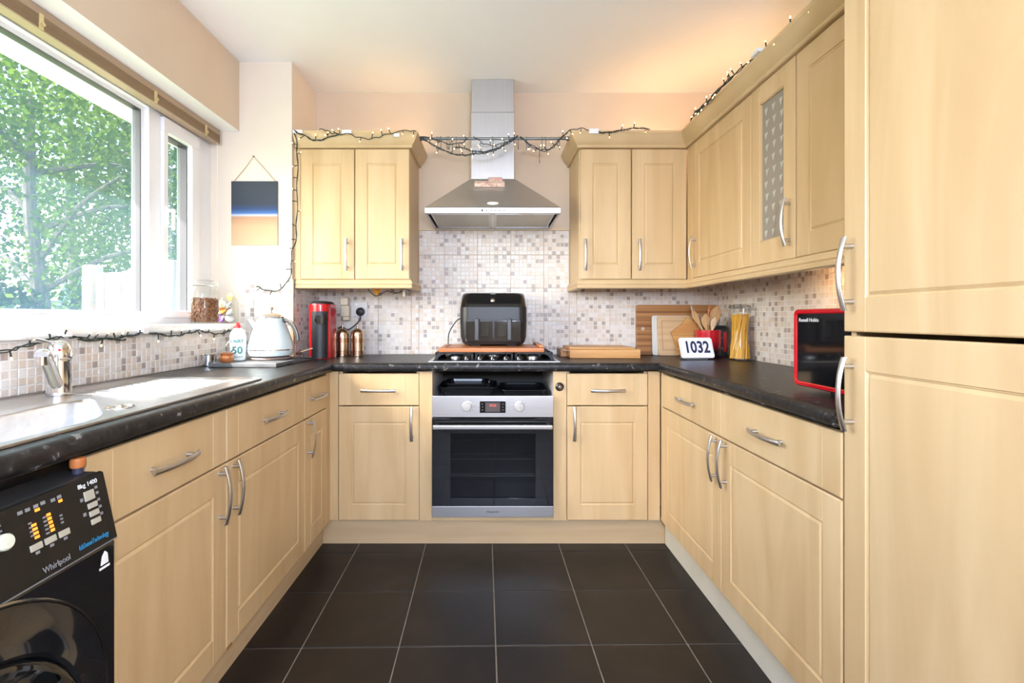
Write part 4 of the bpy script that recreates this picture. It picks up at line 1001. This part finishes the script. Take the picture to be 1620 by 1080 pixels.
tp = thing('terracotta_pot', 'tiny terracotta pot on the slate board', 'pot', (-1.200, 2.165, WT+.020))
m = MB(); m.lathe([(0, .001), (.022, .001), (.029, .012), (.029, .022), (.023, .030), (.027, .038), (.0285, .042), (.025, .042), (.020, .032), (0, .02)], 28); m.build('pot', noisy('terracotta', [(.3, (.36, .11, .03)), (.7, (.50, .18, .06))], nscale=20, rough=.35), tp)
m = MB(); m.tube([(.0, 0, .024), (.012, .03, .055), (.016, .045, .07)], .0022, 6); m.build('brush_handle', blk_mat, tp)
sc_ = thing('steel_cup', 'small steel cup with long handle by the tiled wall', 'cup', (-1.292, 2.185, WT))
m = MB(); m.lathe([(0, .001), (.028, .001), (.031, .006), (.032, .052), (.034, .055), (.0305, .052), (.028, .008), (0, .005)], 28); m.build('cup', chrome, sc_)
m = MB(); m.tube([(.030, .0, .048), (.046, .045, .085), (.050, .075, .11)], [.004, .003, .003], 8); m.build('handle', satin, sc_)

# ------------------------------------------------------------------ jars on the sill
SZ = 1.1045
def jar(name, label, loc, r_, h):
    o = thing(name, label, 'jar', loc)
    m = MB(); m.lathe([(0, .001), (r_*.86, .001), (r_*.97, .008), (r_, .02), (r_, h*.66), (r_*.93, h*.76), (r_*.78, h*.83), (r_*.76, h*.88)], 36, cap1=False); m.build('glass_body', jar_glass, o)
    return o
bj = jar('bean_jar', 'clip-top glass jar half full of coffee beans on the sill', (-1.395, 2.325, SZ), .064, .212)
m = MB(); m.lathe([(.052, .1875), (.056, .188), (.0565, .198), (.050, .206), (.03, .210), (0, .210)], 32); m.build('lid', jar_glass, bj)
m = MB(); m.tube([(.0575*math.cos(2*PI*k/24), .0575*math.sin(2*PI*k/24), .186) for k in range(25)], .0024, 6); m.tube([(-.056, -.01, .200), (-.072, -.012, .196), (-.074, -.012, .178), (-.060, -.01, .172)], .002, 6); m.tube([(.056, .0, .204), (.066, 0, .195), (.064, 0, .178)], .002, 6); m.build('wire_clip', satin, bj)
m = MB(); q = random.Random(4)
for k in range(620):
    if k < 500: a = q.uniform(0, 2*PI); p = (.056*math.cos(a), .056*math.sin(a), q.uniform(.010, .118))
    else: a = q.uniform(0, 2*PI); rr_ = .054*math.sqrt(q.random()); p = (rr_*math.cos(a), rr_*math.sin(a), q.uniform(.114, .122))
    M_ = Matrix.Rotation(q.uniform(0, 6), 3, 'X') @ Matrix.Rotation(q.uniform(0, 6), 3, 'Y')
    m.ball(p, .0056, n=6, m=4, sc=(1, .72, .6), M=M_)
m.lathe([(0, .008), (.050, .008), (.053, .02), (.053, .114), (0, .116)], 20)
o = m.build('coffee_beans', noisy('coffee_beans', [(.3, (.10, .035, .012)), (.7, (.28, .12, .05))], nscale=140, rough=.35), None, (-1.395, 2.325, SZ)); tag(o, 'roasted coffee beans filling the clip-top jar', 'coffee beans', kind='stuff')
pj2 = jar('capsule_jar', 'open glass jar of coloured coffee capsules at the end of the sill', (-1.368, 2.474, SZ), .052, .15)
caps = [((-.018, -.022, .022), (.20, .07, .36), 'purple'), ((.020, -.018, .020), (.62, .62, .64), 'silver'), ((0, .025, .022), (.6, .6, .6), 'grey'),
        ((-.018, -.018, .060), (.80, .24, .05), 'orange'), ((.022, -.014, .056), (.70, .71, .70), 'pale silver'), ((.0, .022, .058), (.55, .35, .15), 'bronze'),
        ((-.020, -.014, .096), (.62, .60, .42), 'olive gold'), ((.018, -.010, .094), (.42, .44, .42), 'dull grey'), ((.022, -.008, .134), (.85, .38, .10), 'topmost amber')]
for p, col, cn in caps:
    o = thing('coffee_capsule', cn+' foil coffee capsule in the open jar', 'coffee capsule', (-1.368+p[0], 2.474+p[1], SZ+p[2]), 0, 'coffee capsules in the jar')
    o.rotation_euler = (R(rnd.uniform(40, 110)), R(rnd.uniform(-30, 30)), R(rnd.uniform(-40, 40)))
    cmm = mat('foil_'+cn.replace(' ', '_'), col, .3, .35)
    m = MB(); m.lathe([(0, -.012), (.010, -.011), (.016, 0), (.018, .006)], 18, cap1=False); m.build('cup', cmm, o)
    m = MB(); m.lathe([(0, .009), (.012, .0085), (.0205, .0062), (.0205, .0056), (.018, .0058)], 18); m.build('foil_lid', cmm, o)

# ------------------------------------------------------------------ hanging print
hp = thing('hanging_sign', 'hanging print with dark sky above a sandy foreground', 'wall sign', (-1.261, PY-.001, 1.517))
pm = mat('print', (1, 1, 1), .65, spec=.25); N, L, b = nodes(pm); tc = N.new('ShaderNodeTexCoord'); sp = N.new('ShaderNodeSeparateXYZ'); mr = N.new('ShaderNodeMapRange'); mr.inputs['From Max'].default_value = .34
r1_ = ramp(N, [(0, (.62, .43, .27)), (.30, (.58, .37, .22)), (.44, (.46, .26, .15)), (.465, (.50, .54, .62)), (.50, (.06, .15, .40)), (.56, (.035, .07, .17)), (.64, (.04, .05, .072)), (1, (.048, .058, .075))])
L.new(tc.outputs['Object'], sp.inputs[0]); L.new(sp.outputs['Z'], mr.inputs['Value']); L.new(mr.outputs[0], r1_.inputs['Fac']); L.new(r1_.outputs[0], b.inputs['Base Color'])
MB().box(-.123, -.007, 0, .123, -.0005, .340, .001).build('panel', pm, hp)
m = MB(); m.tube([(-.112, -.004, .338), (-.05, -.004, .41), (-.006, -.004, .471), (.05, -.004, .41), (.112, -.004, .338)], .0018, 6); m.build('twine', mat('jute_twine', (.50, .36, .20), .9), hp)
m = MB(); m.ball((-.006, -.004, .472), .005); m.build('nail', mat('jute_knot', (.36, .26, .16), .7), hp)

# ------------------------------------------------------------------ sink
sk = thing('sink', 'stainless steel sink with angled bowl and ridged draining board', 'sink', (0, 0, WT))
bowlp = [(-.856, .78), (-.856, 1.06), (-1.105, 1.325), (-1.110, .78)]
cxb, cyb = -.98, .98
def round_poly(P, r_, n=7):
    out = []
    for i, p in enumerate(P):
        p = Vector(p); a = (Vector(P[i-1])-p).normalized(); c_ = (Vector(P[(i+1) % len(P)])-p).normalized()
        for k in range(n+1):
            t_ = k/n; q0 = p+a*r_; q1 = p+c_*r_; out.append((q0*(1-t_)**2+p*2*t_*(1-t_)+q1*t_*t_))
    return out
inner = [Vector(p) for p in round_poly(bowlp, .07)]
def densify(P, n):
    P = P+[P[0]]; L_ = [0]
    for a, b_ in zip(P, P[1:]): L_.append(L_[-1]+(b_-a).length)
    out = []; j = 0
    for k in range(n):
        t_ = L_[-1]*k/n
        while L_[j+1] < t_: j += 1
        out.append(P[j].lerp(P[j+1], (t_-L_[j])/max(1e-9, L_[j+1]-L_[j])))
    return out
inner = densify(inner, 96)
orr = [Vector(p) for p in rrect(.478, 1.24, .05, 8, -1.056, 1.118)]
cc = Vector((cxb, cyb))
def ray_outer(d):
    best = None
    for i in range(len(orr)):
        a, b_ = orr[i]-cc, orr[(i+1) % len(orr)]-cc; e = b_-a; den = d.x*e.y-d.y*e.x
        if abs(den) < 1e-9: continue
        t_ = (a.x*e.y-a.y*e.x)/den; u = (a.x*d.y-a.y*d.x)/den
        if t_ > 0 and -1e-6 <= u <= 1+1e-6: best = t_ if best is None else min(best, t_)
    return cc+d*best
# denser in the drainer direction
outer = [ray_outer((p-cc).normalized()) for p in inner]
def off(P, k): return [cc+(p-cc)*k for p in P]
def R3(P, z): return [(p.x, p.y, z) for p in P]
m = MB(); m.rings([R3(outer, .0008), R3(outer, .004), R3(off(outer, .994), .0062), R3(off(outer, .982), .0062), R3(off(outer, .972), .0030), R3(off(inner, 1.03), .0030), R3(inner, .0015)], cap0=False, cap1=False); m.build('deck', sink_m, sk, ang=50)
m = MB(); m.rings([R3(inner, .0015), R3(off(inner, .985), -.008), R3(off(inner, .945), -.12), R3(off(inner, .90), -.145), R3(off(inner, .78), -.155), R3(off(inner, .1), -.158)], cap0=False); m.build('bowl', sink_m, sk, ang=60)
rm = MB(); rs = []
for k in range(9):
    t_ = k/8; h = .0065*math.sin(PI*t_)**.5; wv = .008*math.sin(PI*t_)**.5+.0004
    rs.append([(-.16+.32*t_, wv*math.cos(PI*i/6), .0031+h*math.sin(PI*i/6)) for i in range(7)])
rm.rings(rs, close=False, cap0=False, cap1=False); rme = rm.mesh('ridge', sink_m, 60)
for k in range(11): link('drainer_ridge', rme, sk, (-1.055+.006*k*0, 1.345+k*.032, 0), (0, 0, R(-6)))
m = MB(); m.lathe([(.030, .0031), (.030, .0052), (.026, .0055), (.024, .0035), (.010, .0035), (.008, .009), (0, .0095)], 28, c=(-.905, 1.165, 0)); m.build('overflow_strainer', chrome, sk)
m = MB(); m.lathe([(.04, -.1565), (.038, -.153), (.02, -.154), (0, -.154)], 24, c=(cxb, cyb, 0)); m.build('waste', chrome, sk)

tpx, tpy = -1.222, 1.352
tap = thing('mixer_tap', 'chrome single-lever mixer tap behind the sink bowl', 'tap', (tpx, tpy, WT+.003))
m = MB(); m.lathe([(0, .001), (.029, .001), (.030, .006), (.0285, .012), (.0275, .04), (.0265, .095), (.0268, .100)], 30); m.build('body', chrome, tap)
m = MB(); m.lathe([(.0275, .1005), (.0285, .104), (.0285, .118), (.025, .136), (.017, .148), (.006, .153), (0, .1535)], 30); lv = m.build('lever_dome', chrome, tap)
m = MB(); rs = []
for k in range(8):
    t_ = k/7; c0 = Vector((.0, .0, .142)).lerp(Vector((-.012, -.070, .162)), t_); wv = .012+.004*t_; 
    rs.append([(c0.x+wv*math.cos(2*PI*i/12), c0.y, c0.z+.005*math.sin(2*PI*i/12)) for i in range(12)])
m.rings(rs); m.build('lever', chrome, lv)
m = MB(); m.cyl((.019, -.0200, .128), (.0205, -.0225, .129), .0032, n=12); m.build('hot_mark', mat('red_dot', (.7, .02, .02), .4), lv)
m = MB(); d2 = Vector((.062, -.115, 0)); pts = [Vector((0, 0, .022))+d2*0+Vector((0, 0, 0)), d2*.25+Vector((0, 0, .040)), d2*.6+Vector((0, 0, .082)), d2*.85+Vector((0, 0, .112)), d2*1.0+Vector((0, 0, .124)), d2*1.12+Vector((0, 0, .120))]
m.tube(smooth(pts, 5), [.0145]*26, 16); e = d2*1.08+Vector((0, 0, .118)); m.cyl(e, e+Vector((0, 0, -.022)), .0125, .0125, 18); m.build('spout', chrome, tap)

# ------------------------------------------------------------------ washing machine (front faces +X)
WX, WY0_, WW = -.725, .332, .596
wm = thing('washing_machine', 'black front-loading washing machine under the worktop', 'washing machine', (WX, WY0_, 0), R(90))
MB().box(0, .004, .008, WW, .56, .704, .006).build('cabinet', blk_gloss, wm)
MB().box(.004, .034, .7045, WW-.004, .115, .836, .006).build('top_box', blk_mat, wm)
cpn = MB(); cpn.prism([(.0, .7085), (.0275, .833), (.0335, .835), (.0335, .7045), (.003, .7045)], 0, WW, 'x', b=.003); cpn = cpn.build('control_panel', mat('panel_black', (.004, .0039, .0037), .42), wm)
MB().box(.0, .0012, .7047, WW, .0035, .7078).build('seam_line', grey_text, wm)
tilt = math.atan2(.0275, .1245)
def pp(yw, z, o=.0006): return (yw-WY0_, (z-.7085)/.1245*.0275-o, z)
def on_panel(name, yw, z, w_, h_, m_, th_=.0025, bev=.001):
    o = MB().box(-w_/2, -th_, -h_/2, w_/2, .0008, h_/2, bev).build(name, m_, cpn, pp(yw, z, 0)); o.rotation_euler = (-tilt, 0, 0); return o
on_panel('button', .8855, .802, .021, .018, btn_m)
for z in (.7835, .769, .7545): on_panel('button', .888, z, .020, .010, btn_m)
for y in (.773, .798, .8235): on_panel('button', y, .7605, .020, .0105, btn_m)
for k in range(4): on_panel('led', .777+.0004*k, .794-k*.0066, .008, .0042, led_or, .0008, 0)
for k in range(5): on_panel('led', .804+.0004*k, .800-k*.0066, .007, .0045, led_or, .0008, 0)
on_panel('led', .7875, .8145, .008, .0045, led_or, .0008, 0); on_panel('led', .8295, .8135, .007, .0045, led_or, .0008, 0)
for y, z in ((.760, .8205), (.7725, .8205), (.7865, .821), (.799, .8215), (.817, .8195), (.829, .8205)): on_panel('icon', y, z, .008, .0055, grey_text, .0005, 0)
for k in range(4): on_panel('icon', .7715, .799-k*.0066, .0055, .0028, grey_text, .0005, 0)
for k in range(5): on_panel('icon', .7965, .7985-k*.0066, .006, .003, grey_text, .0005, 0)
for k in range(3): on_panel('icon', .825, .790-k*.006, .005, .003, grey_text, .0005, 0)
for y in (.774, .799, .8245): on_panel('icon', y, .751, .007, .0045, grey_text, .0005, 0)
for z in (.811, .801, .788, .775, .762): on_panel('icon', .9035, z, .006, .005, grey_text, .0005, 0)
for z in (.799, .773): on_panel('icon', .869, z, .006, .006, grey_text, .0005, 0)
for z in (.814, .806): on_panel('icon', .722, z, .014, .0026, grey_text, .0005, 0)
kn = MB(); kn.lathe([(0, 0), (.0125, 0), (.0125, .008), (.010, .011), (0, .0115)], 24, M=Matrix.Rotation(R(90), 4, 'X')); kn = kn.build('start_knob', mat('pale_knob', (.66, .66, .52), .35), cpn, pp(.7245, .7895)); kn.rotation_euler = (-tilt, 0, 0)
rt = (PI/2-tilt, 0, 0)
text('capacity_lettering', '8kg 1400', .0115, pp(.887, .8225, .0008), rt, white_text, cpn)
text('brand_lettering', 'Whirlpool', .0140, pp(.800, .7195, .0012), rt, grey_text, cpn, sx=.85)
text('technology_lettering', '6thSenseTechnology', .0125, pp(.8755, .7235, .0012), rt, blue_text, cpn, sx=.62)
m = MB(); m.prism([(.560, .668), (.577, .668), (.575, .686), (.569, .692), (.563, .684)], .0030, .0042, 'y'); m.box(.557, .0030, .660, .580, .0042, .664); m.build('emblem', white_text, wm)
# porthole door
DZ, DXc = .455, .300
dd = MB(); M_ = Matrix.Translation((DXc, .0035, DZ)) @ Matrix.Rotation(R(90), 4, 'X')
dd.lathe([(.262, .000), (.264, .006), (.258, .012), (.225, .016), (.205, .024), (.192, .030), (.186, .026), (.184, .0)], 56, cap0=False, cap1=False, M=M_); dd = dd.build('porthole_door', blk_gloss, wm)
m = MB(); m.lathe([(.2625, .0062), (.2645, .009), (.262, .0125), (.2595, .0125)], 56, cap0=False, cap1=False, M=M_); m.build('door_trim', mat('dark_chrome', (.25, .25, .25), .2, 1), dd)
m = MB(); m.lathe([(.186, .020), (.180, .036), (.165, .052), (.12, .066), (.06, .072), (0, .073)], 48, cap0=False, M=M_); m.build('glass_bowl', bowl_glass, dd)
m = MB(); m.lathe([(.184, .0015), (.12, .0015), (0, .0015)], 40, cap0=False, cap1=False, M=M_); m.build('drum_back', mat('drum_grey', (.10, .10, .10), .4, .4), dd)
for x in (.05, .54):
    for y in (.06, .5): MB().cyl((x, y, .0005), (x, y, .0085), .02, n=16).build('foot', blk_mat, wm)
bc = thing('bottle_stopper', 'small brown stopper standing on the washing machine', 'stopper', (-.783, .905, .8365))
m = MB(); m.lathe([(0, .012), (.0115, .012), (.0125, .016), (.0125, .026), (.010, .0295), (0, .030)], 20); m.build('cap', mat('stopper_brown', (.42, .13, .03), .5), bc)
m = MB(); m.lathe([(0, .0002), (.0085, .0002), (.0085, .0118), (0, .0119)], 18); m.build('neck', mat('stopper_navy', (.03, .03, .06), .4), bc)

# ------------------------------------------------------------------ outside
gz = -.25
struct('ground', 'sunlit garden lawn outside the window', 'ground', MB().box(-40, -12, gz-.1, -1.63, 45, gz), noisy('lawn', [(.3, (.10, .16, .04)), (.7, (.18, .24, .08))], nscale=6, rough=.9))
ev = MB(); ev.box(-2.075, -3, 2.262, -1.625, 6.5, 2.285); ev.box(-2.095, -3, 2.26, -2.075, 6.5, 2.43); ev = struct('trim_4', 'white roof eave outside above the window', 'eave', ev, white_pl)
fence_m = noisy('bleached_timber', [(.3, (.22, .18, .155)), (.7, (.32, .27, .235))], (10, 10, .6), 3, 4, .8)
def fence(label, a, b_, top, n, post_first=True):
    a, b_ = Vector(a), Vector(b_); d = b_-a; ang = math.atan2(d.y, d.x); o = thing('garden_fence', label, 'fence', (a.x, a.y, gz), ang)
    ln = d.length; w_ = ln/n; bm_ = MB().box(.002, -.010, .05, w_-.004, .010, top-gz, .003).mesh('board', fence_m)
    for k in range(n): link('board', bm_, o, (k*w_, (k % 2)*.012, rnd.uniform(-.015, .01)))
    for x in (-.05, ln+.05): MB().box(x-.055, -.06, 0, x+.055, .06, top-gz+.07, .012).build('post', fence_m, o)
    for z in (.35, top-gz-.22): MB().box(0, .024, z, ln, .06, z+.07, .003).build('rail', fence_m, o)
fence('pale timber garden fence seen through the fixed pane', (-3.62, 4.38), (-2.75, 4.05), 1.545, 8)
fence('lower timber fence seen through the opening casement', (-4.45, 6.25), (-3.05, 5.65), 1.52, 11)
# trees
bark = noisy('bark', [(.3, (.05, .045, .04)), (.7, (.12, .10, .085))], (4, 4, 1), 5, 4, .9)
def leafmat(nm, a, b_):
    m_ = noisy(nm, [(.3, a), (.7, b_)], nscale=2.2, rough=.6, rand=False, spec=.12); N, L, bs = nodes(m_)
    out = N['Material Output']; tr = N.new('ShaderNodeBsdfTranslucent'); mx = N.new('ShaderNodeMixShader'); mx.inputs[0].default_value = .5
    tr.inputs[0].default_value = (min(1, b_[0]*1.8), min(1, b_[1]*1.8), b_[2]*1.2, 1)
    L.new(bs.outputs[0], mx.inputs[1]); L.new(tr.outputs[0], mx.inputs[2]); L.new(mx.outputs[0], out.inputs[0]); return m_
leaf_a = leafmat('oak_leaf', (.010, .030, .003), (.048, .082, .008)); leaf_b = leafmat('dark_leaf', (.004, .014, .008), (.014, .034, .016))
def tree(label, base_, h, rx, rz, zc, n, m_, seed, size=.13, blobs=26, tr_=.16):
    q = random.Random(seed); o = thing('garden_tree', label, 'tree', base_)
    m = MB(); tp_ = []; lean_ = q.uniform(-.3, .3)
    pts = [Vector((0, 0, 0)), Vector((lean_*.2, .1, h*.25)), Vector((lean_*.6, .0, h*.5)), Vector((lean_, .1, h*.8))]
    m.tube(smooth(pts, 5), [tr_*(1-.045*k) for k in range(16)], 9)
    for k in range(9):
        p0 = pts[1].lerp(pts[3], q.uniform(.05, .8)); a = q.uniform(0, 2*PI); e = p0+Vector((rx*.75*math.cos(a), rx*.75*math.sin(a), q.uniform(.2, 1.3)))
        m.tube(smooth([p0, p0.lerp(e, .5)+Vector((0, 0, .2)), e], 4), [.055, .05, .045, .04, .035, .03, .025, .02, .014], 6)
    m.build('trunk', bark, o)
    V = []; F = []; bl_ = []
    for k in range(blobs):
        a = q.uniform(0, 2*PI); u = q.uniform(-1, 1); r_ = q.uniform(.35, .95)
        s_ = math.sqrt(1-u*u); bl_.append((rx*r_*s_*math.cos(a), rx*r_*s_*math.sin(a), zc+rz*r_*u, q.uniform(.28, .5)*min(rx, rz)))
    for k in range(n):
        c_ = q.choice(bl_); v = Vector((q.gauss(0, 1), q.gauss(0, 1), q.gauss(0, 1))).normalized()*c_[3]*q.uniform(.55, 1.05); c3 = Vector(c_[:3])+v
        x = Vector((q.gauss(0, 1), q.gauss(0, 1), q.gauss(0, 1))).normalized(); y = x.orthogonal().normalized(); s1 = size*q.uniform(.6, 1.2)
        i0 = len(V); V += [c3-x*s1*.5, c3+y*s1*.28, c3+x*s1*.5, c3-y*s1*.28]; F.append((i0, i0+1, i0+2, i0+3))
    me = bpy.data.meshes.new('foliage'); me.from_pydata([tuple(v) for v in V], [], F); me.materials.append(m_); f = link('foliage', me, o); f['kind'] = 'stuff'
tree('leafy garden tree with forked trunk at the left of the window', (-7.3, 7.7, gz), 6.2, 2.6, 2.6, 4.1, 13000, leaf_a, 1, .11, 44)
tree('dense green tree behind the casement window', (-7.2, 10.8, gz), 6.8, 2.7, 2.8, 4.0, 13000, leaf_a, 2, .11, 40)
tree('darker tree standing farther back between the others', (-10.5, 12.0, gz), 8.5, 3.2, 3.6, 5.0, 8000, leaf_b, 3, .15, 30)
tree('low dark bush at the foot of the left tree', (-8.2, 7.2, gz), 2.6, 1.5, 1.1, 1.3, 6000, leaf_b, 4, .13, 18, .05)
sh = thing('garden_shed', 'pale garden outbuilding far beyond the fence', 'shed', (-11.2, 10.4, gz), R(35))
shm = noisy('shed_boards', [(.3, (.55, .52, .50)), (.7, (.66, .63, .60))], (1, 1, 14), 2, 3, .8)
MB().box(-1.3, -1, 0, 1.3, 1, 1.75).build('shed_wall', shm, sh)
m = MB(); m.prism([(-1.2, 1.751), (1.2, 1.751), (0, 2.25)], -1.45, 1.45, 'x'); m.build('shed_roof', mat('shed_roof', (.35, .36, .38), .8), sh)
